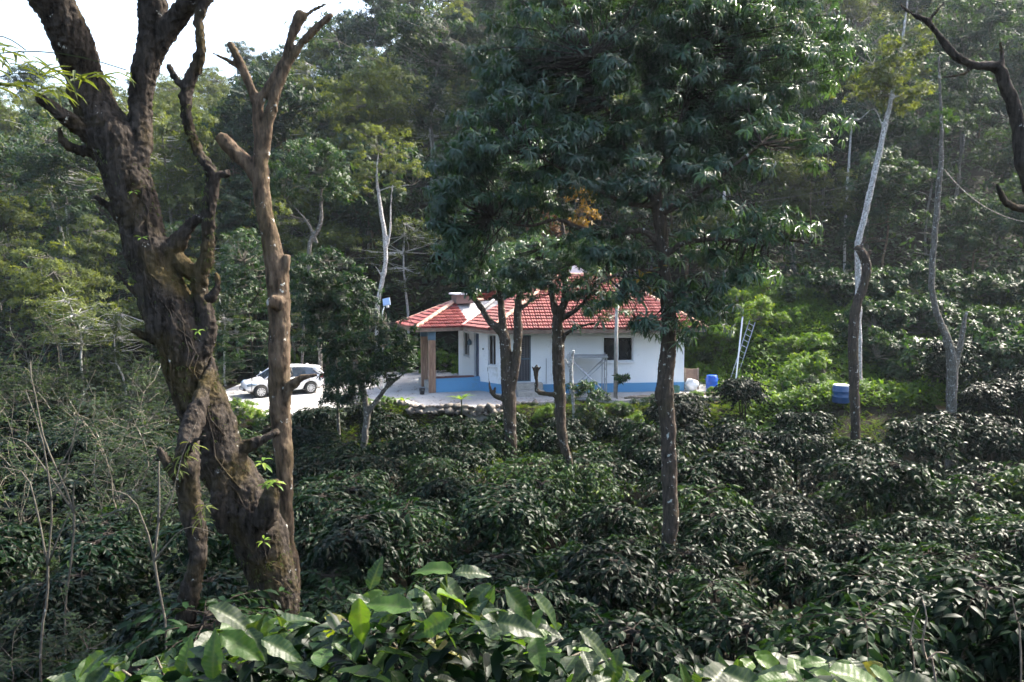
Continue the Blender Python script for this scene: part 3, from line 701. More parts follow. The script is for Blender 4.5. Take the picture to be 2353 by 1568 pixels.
# pieces of timber lying at the yard edge
rg = random.Random(8)
logs = [((1435, 925, 33.6), (1560, 902, 34.2), .05), ((1455, 928, 33.4), (1555, 908, 33.8), .06), ((1530, 910, 33.8), (1680, 899, 34.6), .045), ((1540, 905, 34.0), (1660, 897, 34.9), .04), ((1470, 921, 33.8), (1530, 912, 34.1), .045)]
lt = ['thick grey timber pole lying along the yard edge left of the mango trunk', 'dark half rotten pole lowest in the timber pile', 'long pale pole lying from the trunk towards the blue drum', 'thin brown pole behind the long pale one', 'short pole on top of the timber pile']
for k, (a, b, r_) in enumerate(logs):
    a, b = P(*a), P(*b); za = max(ground(a.x, a.y), .0)+r_+.02+(k % 3)*.05; a.z = za; b.z = max(0, ground(b.x, b.y))+r_+.02+(k % 3)*.03
    pts = [a.lerp(b, i/6)+Vector((0, 0, rg.uniform(-.02, .03))) for i in range(7)]
    o = empty('timber_pole', a, lt[k], 'timber pole', 'timber poles lying at the yard edge'); sub(MB().tube(pts, [r_*rg.uniform(.8, 1.1) for _ in pts], 8), 'pole_wood', M_['dry_wood'], o, True)
# stone edging of the yard: one wall, each stone a part
sw = empty('stone_edging', (-3, 32, 0), 'low dry stone edging holding the front of the yard', 'stone wall')
rg = random.Random(4); x = -8.5; stones = [blob('stone_shape', (0, 0, 0), 1, 1, 1, 10+k, M_['stone'], n=5, amp=.55) for k in range(5)]
smeshes = [o.data for o in stones]
for o in stones: bpy.data.objects.remove(o)
for row, (zz, dy) in enumerate(((-.20, -.22), (.0, -.10))):
    x = -6.5
    while x < .9:
        r_ = rg.uniform(.07, .23); x += r_*.95
        o = link('stone', rg.choice(smeshes), sw); o.location = Vector((x, yard_front(x)+dy+rg.uniform(-.08, .05), zz+yard_z(x)+rg.uniform(-.04, .04)))-Vector((-3, 32, 0))
        o.scale = (r_, r_*.8, r_*rg.uniform(.5, .8)); o.rotation_euler = (rg.uniform(-.4, .4), rg.uniform(-.4, .4), rg.uniform(0, 6)); x += r_*.85
# ================================================================ VEGETATION TOOLS
def basis(a):
    a = nrm(a); h = np.where(np.abs(a[:, 2:3]) < .9, np.array([[0, 0, 1.]]), np.array([[1., 0, 0]]))
    s = nrm(np.cross(a, h)); return a, s, np.cross(a, s)
def whorls(c, axis, n, L, W, rs, droop=.35, lift=.45, spread=1.0):
    m = len(c); a, s, b = basis(axis)
    ph = rs.uniform(0, 2*np.pi, (m, 1))+np.arange(n)[None]*2.399+rs.uniform(-.3, .3, (m, n))
    lf = lift*rs.uniform(-.3, 1.6, (m, n))
    D = (np.cos(ph)[..., None]*s[:, None]+np.sin(ph)[..., None]*b[:, None])*spread+a[:, None]*lf[..., None]
    D[..., 2] -= droop*rs.uniform(.4, 1.4, (m, n)); D = nrm(D)
    Pt = c[:, None]+D*(L*.08)+a[:, None]*rs.uniform(-.35, .1, (m, n))[..., None]*L
    N = np.broadcast_to(a[:, None], D.shape)+np.array([0, 0, .5])+rs.normal(0, .15, D.shape)
    tone = np.clip(rs.normal(.5, .17, (m, 1))+rs.normal(0, .10, (m, n)), 0, 1)
    k = m*n
    return [Pt.reshape(k, 3), D.reshape(k, 3), N.reshape(k, 3), L*rs.uniform(.7, 1.15, k), W*rs.uniform(.75, 1.15, k), tone.reshape(k)]
def blob_pts(blobs, n, rs, inner=.45):
    """random points in a set of ellipsoids (centre, radii), pushed towards their shells"""
    c = np.array([b[0] for b in blobs]); r = np.array([b[1] for b in blobs]); wts = (r[:, 0]*r[:, 2]); i = rs.choice(len(blobs), n, p=wts/wts.sum())
    d = nrm(rs.normal(size=(n, 3))); k = (inner**3+(1-inner**3)*rs.uniform(0, 1, (n, 1)))**(1/3)
    return c[i]+d*k*r[i], d, i
def pblob(u, v, d, ru, rv, rd=None):
    p = P(u, v, d); return (tuple(p), (ru/F_PX*d, rd if rd else ru/F_PX*d, rv/F_PX*d))
def curve_pts(a, b, rs, sag=.1, n=5):
    a, b = Vector(a), Vector(b); L = (b-a).length; j = Vector(rs.normal(0, 1, 3))*L*sag; j.z = abs(j.z)*-.3
    return [a.lerp(b, t)+j*math.sin(math.pi*t) for t in np.linspace(0, 1, n)]
def clumped(blobs, n_cl, per, r_cl, rs, n_leaf, L, W, limb_pts=None, br=.03, inner=.4, flat=.6, droop=.35, lift=.45, holes=None):
    cc, dd, _ = blob_pts(blobs, n_cl, rs, inner)
    if holes:
        keep = np.ones(len(cc), bool)
        for q in range(len(cc)):
            u, v = proj(cc[q])
            for (hu, hv, hr) in holes:
                if (u-hu)**2+(v-hv)**2 < hr*hr: keep[q] = False
        cc = cc[keep]; n_cl = len(cc)
    d = nrm(rs.normal(size=(n_cl, per, 3))); d[..., 2] = np.abs(d[..., 2])*1.0-.25
    rr_ = r_cl*rs.uniform(.6, 1.3, (n_cl, 1, 1))
    wc = cc[:, None]+d*rr_*rs.uniform(.5, 1, (n_cl, per, 1))*np.array([1, 1, flat])
    ax = nrm(d+np.array([0, 0, .35])).reshape(-1, 3)
    lv = whorls(wc.reshape(-1, 3), ax, n_leaf, L, W, rs, droop, lift)
    mb = MB()
    if limb_pts is not None:
        lp = np.array([tuple(p) for p in limb_pts])
        for q in range(n_cl):
            i = np.argmin(((lp-cc[q])**2).sum(1)); pts = curve_pts(lp[i], cc[q], rs, .12, 5)
            mb.tube(pts, [br, br*.8, br*.6, br*.45, br*.25], 4, cap=False)
            for k in range(min(per, 5)): mb.tube([Vector(cc[q]), Vector(wc[q, k])], [br*.3, br*.15], 3, cap=False)
    return lv, mb
def leaf_obj(lv, name, m, parent, k=1, kind='stuff', origin=None):
    P0 = lv[0] if origin is None else lv[0]-np.array(origin)
    me = leaves_mesh(name, P0, lv[1], lv[2], lv[3], lv[4], lv[5], k)
    o = link(name, me, parent, m); 
    if kind: o['kind'] = kind
    return o
def px_path(pts): return [P(u, v, d) for u, v, d, w_ in pts], [rad(w_, d) for u, v, d, w_ in pts]
def dense_path(pts, rads, step=.12, wob=.0, seed=0):
    """Catmull-Rom resample with a little wobble"""
    out, ro = [], []; n = len(pts)
    for i in range(n-1):
        p0, p1, p2, p3 = pts[max(i-1, 0)], pts[i], pts[i+1], pts[min(i+2, n-1)]
        k = max(2, int((p2-p1).length/step))
        for j in range(k):
            t = j/k; t2, t3 = t*t, t*t*t
            q = .5*((2*p1)+(p2-p0)*t+(2*p0-5*p1+4*p2-p3)*t2+(3*p1-p0-3*p2+p3)*t3)
            r = rads[i]*(1-t)+rads[i+1]*t
            nv = Vector((mnoise.noise(q*1.7+Vector((seed, 0, 0))), mnoise.noise(q*1.7+Vector((0, seed, 5))), 0))
            out.append(q+nv*wob); ro.append(r*(1+.10*mnoise.noise(q*3+Vector((seed, seed, 0)))))
    out.append(pts[-1]); ro.append(rads[-1]); return out, ro
tex_c = bpy.data.textures.new('bark_lumps', 'CLOUDS'); tex_c.noise_scale = .22; tex_c.noise_depth = 3
tex_f = bpy.data.textures.new('bark_ridges', 'CLOUDS'); tex_f.noise_scale = .045; tex_f.noise_depth = 2
def limbs_obj(name, limbs, m_, parent, voxel=.03, lump=.05, fine=.02, step=.12, wob=.02, seed=1, sides=14, origin=None):
    mb = MB(); allp = []
    for L in limbs:
        pts, rd_ = px_path(L); pts, rd_ = dense_path(pts, rd_, step, wob, seed); allp += pts
        mb.tube(pts, rd_, sides)
    o = sub(mb, name, m_, parent, True)
    if voxel:
        r = o.modifiers.new('r', 'REMESH'); r.mode = 'VOXEL'; r.voxel_size = voxel; r.use_smooth_shade = True
        s_ = o.modifiers.new('s', 'SMOOTH'); s_.iterations = 2; s_.factor = .5
        for tx, a in ((tex_c, lump), (tex_f, fine)):
            if a: dm = o.modifiers.new('d', 'DISPLACE'); dm.texture = tx; dm.strength = a; dm.mid_level = .5; dm.texture_coords = 'LOCAL'
    return o, allp
def to_ground(L, extra=60):
    """prepend a foot that reaches below the ground at the first point's distance"""
    u, v, d, w_ = L[0]; p = P(u, v, d); gz = ground(p.x, d)
    vv = v
    while P(u, vv, d).z > gz-.15: vv += 10
    return [(u, vv+10, d, w_*1.25)]+L if vv > v else L
def wrep(lv, off): 
    lv = list(lv); lv[0] = lv[0]-np.array(off); return lv

# ================================================================ HERO TREES, LEFT
d0 = 9.5
def slim(LL, f): return [[(u, v, d, w_*f) for u, v, d, w_ in L] for L in LL]
big = [to_ground([(640, 1420, d0, 120), (628, 1340, d0, 135), (600, 1250, d0, 150), (560, 1150, d0, 150), (500, 1030, d0, 142), (455, 900, d0, 142), (420, 790, d0, 140), (380, 690, d0, 140), (345, 600, d0, 120), (322, 500, d0, 112), (295, 410, d0, 128), (255, 320, d0, 135), (215, 245, d0, 108), (190, 160, d0-.1, 100), (160, 80, d0-.3, 104), (115, -10, d0-.5, 118), (70, -90, d0-.7, 120)]),
       [(300, 420, d0, 80), (318, 350, d0, 60), (322, 270, d0+.1, 58), (330, 180, d0+.1, 66), (345, 110, d0+.1, 80), (348, 40, d0+.1, 74), (340, -60, d0, 66)],
       [(355, 110, d0+.1, 60), (395, 50, d0+.1, 56), (450, -5, d0, 56), (490, -60, d0, 54)],
       [(245, 345, d0, 70), (190, 300, d0-.2, 50), (140, 262, d0-.4, 42), (85, 222, d0-.5, 26)],
       [(215, 350, d0, 34), (165, 342, d0-.2, 26), (140, 318, d0-.3, 18), (135, 292, d0-.3, 9)],
       [(355, 730, d0, 26), (322, 690, d0-.1, 20), (290, 655, d0-.2, 14), (272, 626, d0-.2, 5)],
       [(385, 800, d0, 36), (340, 778, d0-.1, 22), (305, 760, d0-.2, 10)],
       [(300, 520, d0, 50), (255, 480, d0-.1, 22), (215, 452, d0-.2, 12)],
       [(400, 790, d0-.1, 80), (450, 820, d0-.1, 70), (480, 770, d0, 50), (468, 700, d0, 48), (455, 640, d0, 50), (470, 600, d0, 36), (478, 530, d0, 38), (483, 450, d0, 40), (487, 405, d0, 42), (462, 360, d0, 30), (438, 300, d0, 27), (424, 240, d0, 30), (438, 175, d0, 36), (463, 115, d0, 28), (456, 50, d0, 27), (478, -10, d0, 34), (495, -50, d0, 30)],
       [(432, 215, d0, 20), (405, 185, d0, 17), (386, 150, d0, 15)], [(485, 410, d0, 34), (505, 402, d0, 22), (528, 398, d0, 15)],
       [(380, 600, d0, 70), (415, 545, d0, 46), (440, 512, d0, 30), (475, 492, d0, 22)],
       [(370, 560, d0, 60), (430, 620, d0, 46), (465, 640, d0, 40)],
       [(600, 1200, d0-.3, 70), (622, 1150, d0-.4, 52), (628, 1120, d0-.4, 36), (640, 1108, d0-.4, 24)],
       [(520, 1080, d0-.2, 60), (500, 1170, d0-.3, 46), (520, 1215, d0-.2, 50)],
       [(480, 690, d0-.2, 34), (500, 660, d0-.2, 22), (495, 625, d0-.2, 14)], [(560, 1030, d0, 40), (605, 1010, d0, 26), (640, 990, d0+.1, 16)],
       to_ground([(668, 1400, d0, 30), (655, 1330, d0, 44), (625, 1250, d0, 60)], 0)]
big = slim(big, .80)
bt = P(640, 1420, d0); bt.z = ground(bt.x, d0)
T = empty('leaning_tree', bt, 'huge leaning tree with mossy dark bark and broken limbs before the car', 'tree')
limbs_obj('trunk', big, M_['bark_moss'], T, .020, .06, .055, .12, .03, 2, 16)
# creeper roots on the bark
rs = np.random.RandomState(2); mb = MB()
for k in range(26):
    i = rs.randint(1, 11); L0 = big[0]; q = i+rs.uniform(0, 1); pts = []
    for s_ in range(7):
        qq = min(len(L0)-2.01, q+s_*.3); a, b = L0[int(qq)], L0[int(qq)+1]; t = qq-int(qq)
        u, v, w_ = a[0]*(1-t)+b[0]*t, a[1]*(1-t)+b[1]*t, a[3]*(1-t)+b[3]*t
        ang = -.9+1.8*((k*.37) % 1)+rs.normal(0, .18); r = rad(w_, d0)*1.06
        p = P(u, v, d0); pts.append(p+Vector((math.sin(ang)*r, -math.cos(ang)*r, 0)))
    mb.tube(pts, [rs.uniform(.004, .012)]*7, 5)
sub(mb, 'creeper_root', M_['bark_moss'], T, True)
# pale sprouts of big palmate leaves growing out of the bark
for k, (u, v, s_) in enumerate(((605, 1058, .13), (632, 1104, .13), (612, 1112, .09), (606, 1240, .09), (212, 408, .10), (307, 437, .07), (325, 545, .07), (455, 760, .09))):
    c = np.array([tuple(P(u, v, d0-(.75 if v > 700 else .55)))]); lv = whorls(c, np.array([[.2, -.3, 1]]), 6, s_, s_*.34, rs, .25, .25)
    lv[5][:] = rs.uniform(.5, 1, 6); o = leaf_obj(wrep(lv, bt), 'leaf_sprout', M_['green'], T, 2, None)
rs = np.random.RandomState(12)
# hanging ferns and moss fibres
c = []; 
for k in range(420):
    qq = rs.uniform(1, 12); a, b = big[0][int(qq)], big[0][int(qq)+1]; t = qq-int(qq); u, v, w_ = a[0]*(1-t)+b[0]*t, a[1]*(1-t)+b[1]*t, a[3]*(1-t)+b[3]*t
    p = P(u, v, d0); an = rs.uniform(-1.9, 1.9); r = rad(w_, d0); c.append((p.x+math.sin(an)*r, p.y-math.cos(an)*r, p.z))
for k in range(120):
    qq = rs.uniform(1, 12); L_ = big[8]; a, b = L_[int(qq)], L_[int(qq)+1]; t = qq-int(qq); p = P(a[0]*(1-t)+b[0]*t, a[1]*(1-t)+b[1]*t, d0); an = rs.uniform(-3, 3); r = rad(a[3], d0); c.append((p.x+math.sin(an)*r, p.y-math.cos(an)*r, p.z))
c = np.array(c); lv = whorls(c, np.tile([[0, -.4, .2]], (len(c), 1)), 5, .07, .010, rs, .9, .2)
leaf_obj(wrep(lv, bt), 'moss', M_['olive'], T)
# small broken trunk beside it
d1 = 8.6
tw_ = [to_ground([(418, 1500, d1, 52), (428, 1400, d1, 48), (450, 1300, d1, 42), (452, 1230, d1, 46), (436, 1130, d1, 50), (432, 1050, d1, 50), (444, 980, d1+.25, 46), (462, 920, d1+.5, 38), (480, 860, d1+.75, 24), (488, 820, d1+.9, 10)]),
       [(420, 1110, d1, 30), (393, 1075, d1-.1, 22), (372, 1045, d1-.1, 15), (362, 1028, d1-.1, 8)], [(415, 1060, d1, 26), (440, 1020, d1-.2, 14), (470, 1000, d1-.2, 8)]]
b = P(418, 1500, d1); b.z = ground(b.x, d1)
T = empty('stump_trunk', b, 'short twisted mossy trunk standing just left of the huge leaning tree', 'tree')
limbs_obj('trunk', tw_, M_['bark_moss'], T, .024, .09, .05, .1, .03, 5)
c = np.array([tuple(P(u, v, d1-.2)) for u, v in ((420, 1045), (410, 1075), (440, 1020), (400, 1060), (462, 1190), (470, 1160))]); lv = whorls(c, np.tile([[0, -.3, .6]], (6, 1)), 8, .15, .020, rs, .7, .3); leaf_obj(wrep(lv, b), 'fern', M_['olive'], T, 2)
# second, slender trunk
d2 = 10.3
E_ = [to_ground([(668, 1345, d2, 42), (660, 1250, d2, 36), (656, 1150, d2, 38), (652, 1050, d2, 40), (647, 960, d2, 48), (643, 880, d2, 50), (643, 800, d2, 50), (642, 720, d2, 50), (636, 640, d2, 54), (630, 590, d2, 46), (614, 520, d2, 40), (602, 450, d2, 36), (598, 390, d2, 36), (597, 320, d2, 27), (591, 250, d2, 24), (600, 225, d2, 22), (630, 180, d2, 20), (655, 130, d2, 18), (672, 80, d2, 19), (686, 45, d2, 26), (692, 28, d2, 18)]),
      [(592, 245, d2, 22), (572, 195, d2, 20), (548, 135, d2, 19), (525, 96, d2, 13)], [(560, 165, d2, 12), (525, 140, d2, 9), (482, 120, d2, 6)],
      [(600, 380, d2, 28), (612, 310, d2, 24), (628, 235, d2, 24), (645, 175, d2, 22), (675, 125, d2, 20), (715, 75, d2, 16), (765, 32, d2, 9)],
      [(680, 80, d2, 12), (705, 35, d2, 7), (740, 14, d2, 5), (775, 8, d2, 3), (800, 4, d2, 2)], [(740, 14, d2, 4), (752, -5, d2, 2)],
      [(598, 420, d2, 30), (572, 385, d2, 30), (545, 355, d2, 34), (520, 330, d2, 36), (500, 312, d2, 26)], [(525, 335, d2, 26), (512, 310, d2, 22)],
      [(640, 650, d2, 34), (657, 610, d2-.05, 18), (660, 586, d2-.05, 14)], [(645, 900, d2, 30), (672, 885, d2-.1, 22), (695, 868, d2-.15, 15), (730, 862, d2-.2, 7)], [(672, 885, d2-.1, 16), (655, 925, d2-.1, 14)],
      [(645, 700, d2-.1, 40), (625, 690, d2-.2, 26), (618, 705, d2-.2, 18)]]
b = P(665, 1345, d2); b.z = ground(b.x, d2)
T = empty('pruned_tree', b, 'slender pruned tree with sunlit brown bark crossing in front of the car', 'tree')
limbs_obj('trunk', E_, M_['bark_brown'], T, .022, .05, .02, .12, .015, 7)

# ================================================================ MANGO TREES
def tree_label(T, *a): return T
rs = np.random.RandomState(31)
# thick nearest mango
d3 = 15
L3 = [to_ground([(1535, 1275, d3, 36), (1540, 1200, d3, 40), (1538, 1100, d3, 40), (1535, 1000, d3, 38), (1530, 880, d3, 42), (1536, 800, d3, 40), (1535, 720, d3, 36), (1527, 640, d3, 30), (1522, 560, d3, 30), (1514, 490, d3, 34), (1508, 440, d3+.2, 30), (1525, 390, d3+.5, 26), (1550, 330, d3+.8, 22), (1575, 250, d3+1.2, 18), (1590, 150, d3+1.5, 14), (1580, 40, d3+1.5, 10)]),
      [(1516, 490, d3, 20), (1560, 470, d3-.3, 16), (1610, 440, d3-.6, 13), (1670, 395, d3-.8, 11), (1750, 330, d3-1, 8)],
      [(1512, 470, d3, 20), (1470, 410, d3+.2, 16), (1430, 330, d3+.4, 12), (1390, 240, d3+.3, 9), (1360, 130, d3, 7)],
      [(1524, 600, d3, 18), (1560, 562, d3-.2, 14), (1640, 550, d3-.4, 12), (1720, 556, d3-.5, 10), (1820, 552, d3-.6, 7), (1900, 568, d3-.6, 4)],
      [(1520, 560, d3, 18), (1470, 530, d3, 15), (1400, 545, d3+.2, 12), (1330, 525, d3+.3, 12), (1280, 505, d3+.3, 10), (1210, 520, d3+.5, 8), (1130, 500, d3+.6, 5)],
      [(1509, 470, d3, 14), (1450, 470, d3, 12), (1380, 440, d3, 10), (1310, 400, d3-.2, 8), (1220, 350, d3-.2, 5)],
      [(1524, 630, d3, 12), (1470, 620, d3-.3, 8), (1400, 640, d3-.5, 6), (1330, 690, d3-.6, 4)], [(1530, 690, d3, 10), (1580, 670, d3-.3, 7), (1620, 690, d3-.4, 4)],
      [(1522, 880, d3, 22), (1512, 900, d3-.1, 18), (1514, 930, d3, 14)]]
b = P(1535, 1275, d3); b.z = ground(b.x, d3)
T3 = empty('mango_tree', b, 'thickest mango tree with a huge drooping dark crown and lichen spotted trunk', 'tree')
_, lp = limbs_obj('trunk', slim(L3, .93), M_['bark_mango'], T3, .022, .05, .02, .15, .02, 9, 12)
lp = [p for p in lp if p.z > P(1535, 720, d3).z]
B3 = [pblob(1400, 200, 16, 240, 190, 1.7), pblob(1620, 150, 16.5, 230, 170, 1.8), pblob(1300, 60, 17, 190, 150, 1.5), pblob(1500, 20, 16.5, 260, 160, 1.8), pblob(1760, 80, 17, 170, 150, 1.5), pblob(1210, 330, 15.5, 190, 100, 1.4),
      pblob(1100, 440, 15.5, 100, 110, 1.1), pblob(1060, 380, 16, 60, 70, 1), pblob(1250, 440, 16, 130, 90, 1.1), pblob(1600, 560, 15.6, 90, 40, .8), pblob(1080, 620, 16, 70, 50, .7), pblob(1180, 250, 16.5, 90, 90, 1.2), pblob(1720, 230, 16.5, 120, 120, 1.4), pblob(1830, 330, 15.5, 80, 90, 1.0), pblob(1860, 120, 17, 90, 110, 1.2), pblob(1700, 610, 15, 60, 45, .6), pblob(1040, 500, 16, 50, 80, .8), pblob(1160, 130, 17, 90, 80, 1.1), pblob(1400, 370, 15, 190, 100, 1.4), pblob(1680, 330, 15.5, 130, 130, 1.4), pblob(1640, 440, 14.4, 110, 90, 1.0), pblob(1390, 560, 15.2, 120, 55, .9), pblob(1780, 520, 14.6, 80, 40, .6),
      pblob(1250, 200, 16.5, 130, 120, 1.3), pblob(1430, 610, 14.6, 100, 40, .6), pblob(1060, 560, 15.8, 60, 70, .7), pblob(1430, 690, 14.6, 80, 48, .5), pblob(1470, 730, 14.6, 60, 35, .4), pblob(1620, 690, 14.7, 70, 60, .5), pblob(1500, 650, 14.7, 70, 40, .5), pblob(1590, 750, 14.8, 50, 35, .4)]
holes = [(1335, 478, 42), (1300, 520, 40), (1185, 560, 55), (1560, 520, 26)]
lv, mb = clumped(B3, 900, 8, .42, rs, 10, .20, .036, lp, .018, .35, .6, .85, .35, holes)
leaf_obj(wrep(lv, b), 'foliage', M_['mango'], T3, 2); sub(mb, 'twigs', M_['dark_wood'], T3)
# large lower leaf tufts whose leaves can be picked apart: each leaf a part
def single_leaf(L, W, name='leaf', nl=8, nw=4, vein=0.0, wave=.0, seed=0, curl=.16):
    r_ = random.Random(seed); v, f, tn = [], [], []
    for i in range(nl+1):
        t = i/nl; wd = W*.5*(math.sin(math.pi*min(1, t**.85))**.75)*(1-.25*t) if 0 < i < nl else .002
        for j in range(-nw, nw+1):
            s_ = j/nw; x = L*t; y = wd*s_*(1+wave*math.sin(t*19+seed+(2 if s_ > 0 else 0))*abs(s_))
            z = -L*curl*t*t+abs(s_)*wd*.30-L*vein*math.cos((t-abs(s_)*.10)*math.pi*2*10)*(.25+.75*abs(s_)*(1-abs(s_)))*(1 if 0 < i < nl else 0)+wave*W*.35*math.sin(t*13+seed+s_*2)*abs(s_)
            v.append((x, y, z)); tn.append(.98 if not j else .55+.40*max(0, math.cos((t-abs(s_)*.10)*math.pi*2*10+2.6))**4)
    w_ = 2*nw+1
    for i in range(nl):
        for j in range(w_-1): f.append((i*w_+j, (i+1)*w_+j, (i+1)*w_+j+1, i*w_+j+1))
    me = bpy.data.meshes.new(name); me.from_pydata(v, [], f); me.shade_smooth(); me.update()
    at = me.attributes.new('tone', 'FLOAT', 'POINT'); at.data.foreach_set('value', np.array(tn, np.float32)); return me
ml = [single_leaf(.24, .046, nl=5, nw=1, seed=k, curl=.22+.1*k) for k in range(3)]
for me in ml: me.materials.append(M_['mango'])
rr = random.Random(77); cnt = 0
spots = [(1420, 690, 14.4), (1390, 730, 14.3), (1450, 740, 14.3), (1480, 700, 14.3), (1500, 770, 14.4), (1600, 650, 14.3), (1570, 600, 14.2), (1640, 590, 14.2), (1620, 720, 14.5), (1590, 760, 14.5), (1350, 640, 14.4), (1360, 700, 14.5), (1550, 790, 14.3), (1650, 680, 14.3), (1440, 640, 14.3), (1400, 590, 14.3), (1530, 640, 14.1), (1690, 470, 13.9), (1660, 420, 13.9), (1500, 660, 14.1), (1330, 740, 14.6), (1475, 765, 14.3), (1625, 630, 14.2), (1585, 700, 14.3), (1540, 740, 14.4)]
twm = MB()
for (u, v, d) in spots:
    for _ in range(1):
        c = P(u+rr.uniform(-10, 10), v+rr.uniform(-8, 8), d); i = min(range(len(lp)), key=lambda q: (lp[q]-c).length)
        twm.tube(curve_pts(lp[i], c, rs, .15, 5), [.012, .011, .010, .008, .006], 4)
        for k in range(12):
            if cnt >= 300: break
            ph = k*2.4+rr.uniform(-.3, .3); D = Vector((math.cos(ph), math.sin(ph), rr.uniform(-.9, .35))).normalized(); s_ = D.cross(Vector((0, 0, 1))).normalized()*(1); nn = s_.cross(D)
            M = Matrix((D, -s_, nn)).transposed().to_4x4() if False else Matrix((D, nn.cross(D), nn)).transposed().to_4x4()
            M.translation = c-b; sc = rr.uniform(.75, 1.1); link('leaf', ml[k % 3], T3, M=M @ Matrix.Scale(sc, 4)); cnt += 1
tag(sub(twm, 'hanging_twigs', M_['dark_wood'], T3), kind='stuff')
wp, wr = px_path([(1535, 1290, d3, 37), (1536, 1255, d3, 37), (1538, 1225, d3, 38), (1539, 1195, d3, 39)]); wp, wr = dense_path(wp, wr, .03); mb = MB(); na = 15; rw = random.Random(3)
for i, (p, r) in enumerate(zip(wp, wr)):
    for j in range(na):
        an = -2.55+2.0*j/(na-1); mb.v.append((p.x+math.cos(an)*(r+.028), p.y+math.sin(an)*(r+.028), p.z))
for i in range(len(wp)-1):
    for j in range(na-1):
        if mnoise.noise(Vector((i*.30, j*.55, 1)))+.40-1.25*(i/len(wp))-.25*(j/na) > rw.uniform(0, .25): mb.f.append((i*na+j, i*na+j+1, (i+1)*na+j+1, (i+1)*na+j))
sub(mb, 'lime_wash', M_['concrete'], T3, True)
# yellow bracts by the trunk
for (u, v, n_) in ((1470, 640, 4), (1480, 628, 3), (1521, 612, 2), (1500, 668, 3)):
    c = np.array([tuple(P(u, v, 14.3))]); lv = whorls(c, np.array([[0, -.5, .6]]), n_, .15, .05, rs, .3, .8); leaf_obj(wrep(lv, b), 'yellow_leaf', M_['yellow'], T3, 2, None)
# middle mango
d4 = 22
L4 = [to_ground([(1312, 1080, d4, 16), (1300, 1040, d4, 24), (1290, 990, d4, 28), (1286, 900, d4, 32), (1283, 820, d4, 34), (1281, 750, d4, 30), (1284, 725, d4, 26), (1298, 690, d4, 20), (1300, 640, d4, 16), (1304, 590, d4, 12), (1290, 500, d4+.4, 8)]),
      [(1282, 740, d4, 22), (1270, 690, d4, 18), (1262, 640, d4, 13), (1240, 560, d4, 8)], [(1285, 800, d4, 14), (1300, 768, d4-.1, 11), (1335, 750, d4-.2, 8), (1370, 742, d4-.3, 5)],
      [(1286, 735, d4, 18), (1325, 712, d4-.2, 12), (1348, 685, d4-.3, 8), (1380, 630, d4, 5)], [(1285, 908, d4, 15), (1250, 905, d4-.1, 12), (1233, 898, d4-.1, 12), (1233, 875, d4-.1, 9), (1231, 852, d4-.1, 14), (1234, 838, d4-.1, 5)], [(1231, 856, d4-.1, 9), (1222, 842, d4-.1, 4)], [(1232, 858, d4-.1, 8), (1243, 842, d4-.1, 4)]]
b = P(1305, 1080, d4); b.z = ground(b.x, d4)
T4 = empty('mango_tree', b, 'middle mango tree with a bent stub branch, before the barred window wall', 'tree')
_, lp4 = limbs_obj('trunk', slim(L4, .88), M_['bark_mango'], T4, .03, .05, .02, .2, .02, 11, 10)
lp4 = [p for p in lp4 if p.z > P(1283, 740, d4).z]
B4 = [pblob(1240, 590, 22.5, 110, 60, 1.2), pblob(1340, 590, 21.8, 90, 70, 1.1), pblob(1390, 700, 21.4, 70, 45, .8), pblob(1300, 655, 21.5, 70, 35, .7), pblob(1210, 640, 22.5, 60, 50, .7)]
lv, mb = clumped(B4, 210, 5, .32, rs, 10, .20, .038, lp4, .018, .3, .6, .8, .35, [(1318, 622, 22)])
leaf_obj(wrep(lv, b), 'foliage', M_['mango'], T4, 1); sub(mb, 'twigs', M_['dark_wood'], T4)
# left mango
d5 = 27
L5 = [to_ground([(1172, 990, d5, 34), (1170, 920, d5, 38), (1165, 860, d5, 34), (1162, 800, d5, 30), (1156, 765, d5, 28), (1128, 742, d5, 20), (1100, 700, d5, 15), (1072, 664, d5, 14)]),
      [(1158, 770, d5, 22), (1153, 720, d5, 20), (1147, 660, d5, 16), (1140, 600, d5, 10), (1120, 500, d5, 7)], [(1174, 900, d5, 24), (1186, 830, d5-.1, 24), (1190, 770, d5-.1, 24), (1190, 710, d5-.1, 20), (1198, 650, d5-.1, 12), (1215, 570, d5-.2, 8)],
      [(1165, 918, d5, 15), (1140, 912, d5-.1, 12), (1128, 900, d5-.1, 10), (1124, 880, d5-.1, 4), (1120, 845, d5-.1, 2.5)], [(1135, 912, d5-.1, 9), (1138, 890, d5-.1, 6)], [(1190, 712, d5-.1, 12), (1210, 700, d5-.2, 9), (1222, 680, d5-.2, 7)]]
b = P(1172, 990, d5); b.z = ground(b.x, d5)
T5 = empty('mango_tree', b, 'forked mango tree nearest the porch roof, with one bare angled limb', 'tree')
_, lp5 = limbs_obj('trunk', slim(L5, .88), M_['bark_mango'], T5, .035, .06, .02, .25, .02, 13, 10)
lp5 = [p for p in lp5 if p.z > P(1165, 700, d5).z]
B5 = [pblob(1130, 600, 27, 110, 75, 1.5), pblob(1080, 510, 27.5, 80, 110, 1.5), pblob(1180, 640, 26.5, 70, 45, .9), pblob(1060, 620, 27, 45, 50, .9), pblob(1150, 400, 28, 130, 110, 1.6)]
lv, mb = clumped(B5, 270, 6, .42, rs, 10, .21, .042, lp5, .02, .3, .6, .8, .35)
leaf_obj(wrep(lv, b), 'foliage', M_['mango'], T5, 1); sub(mb, 'twigs', M_['dark_wood'], T5)

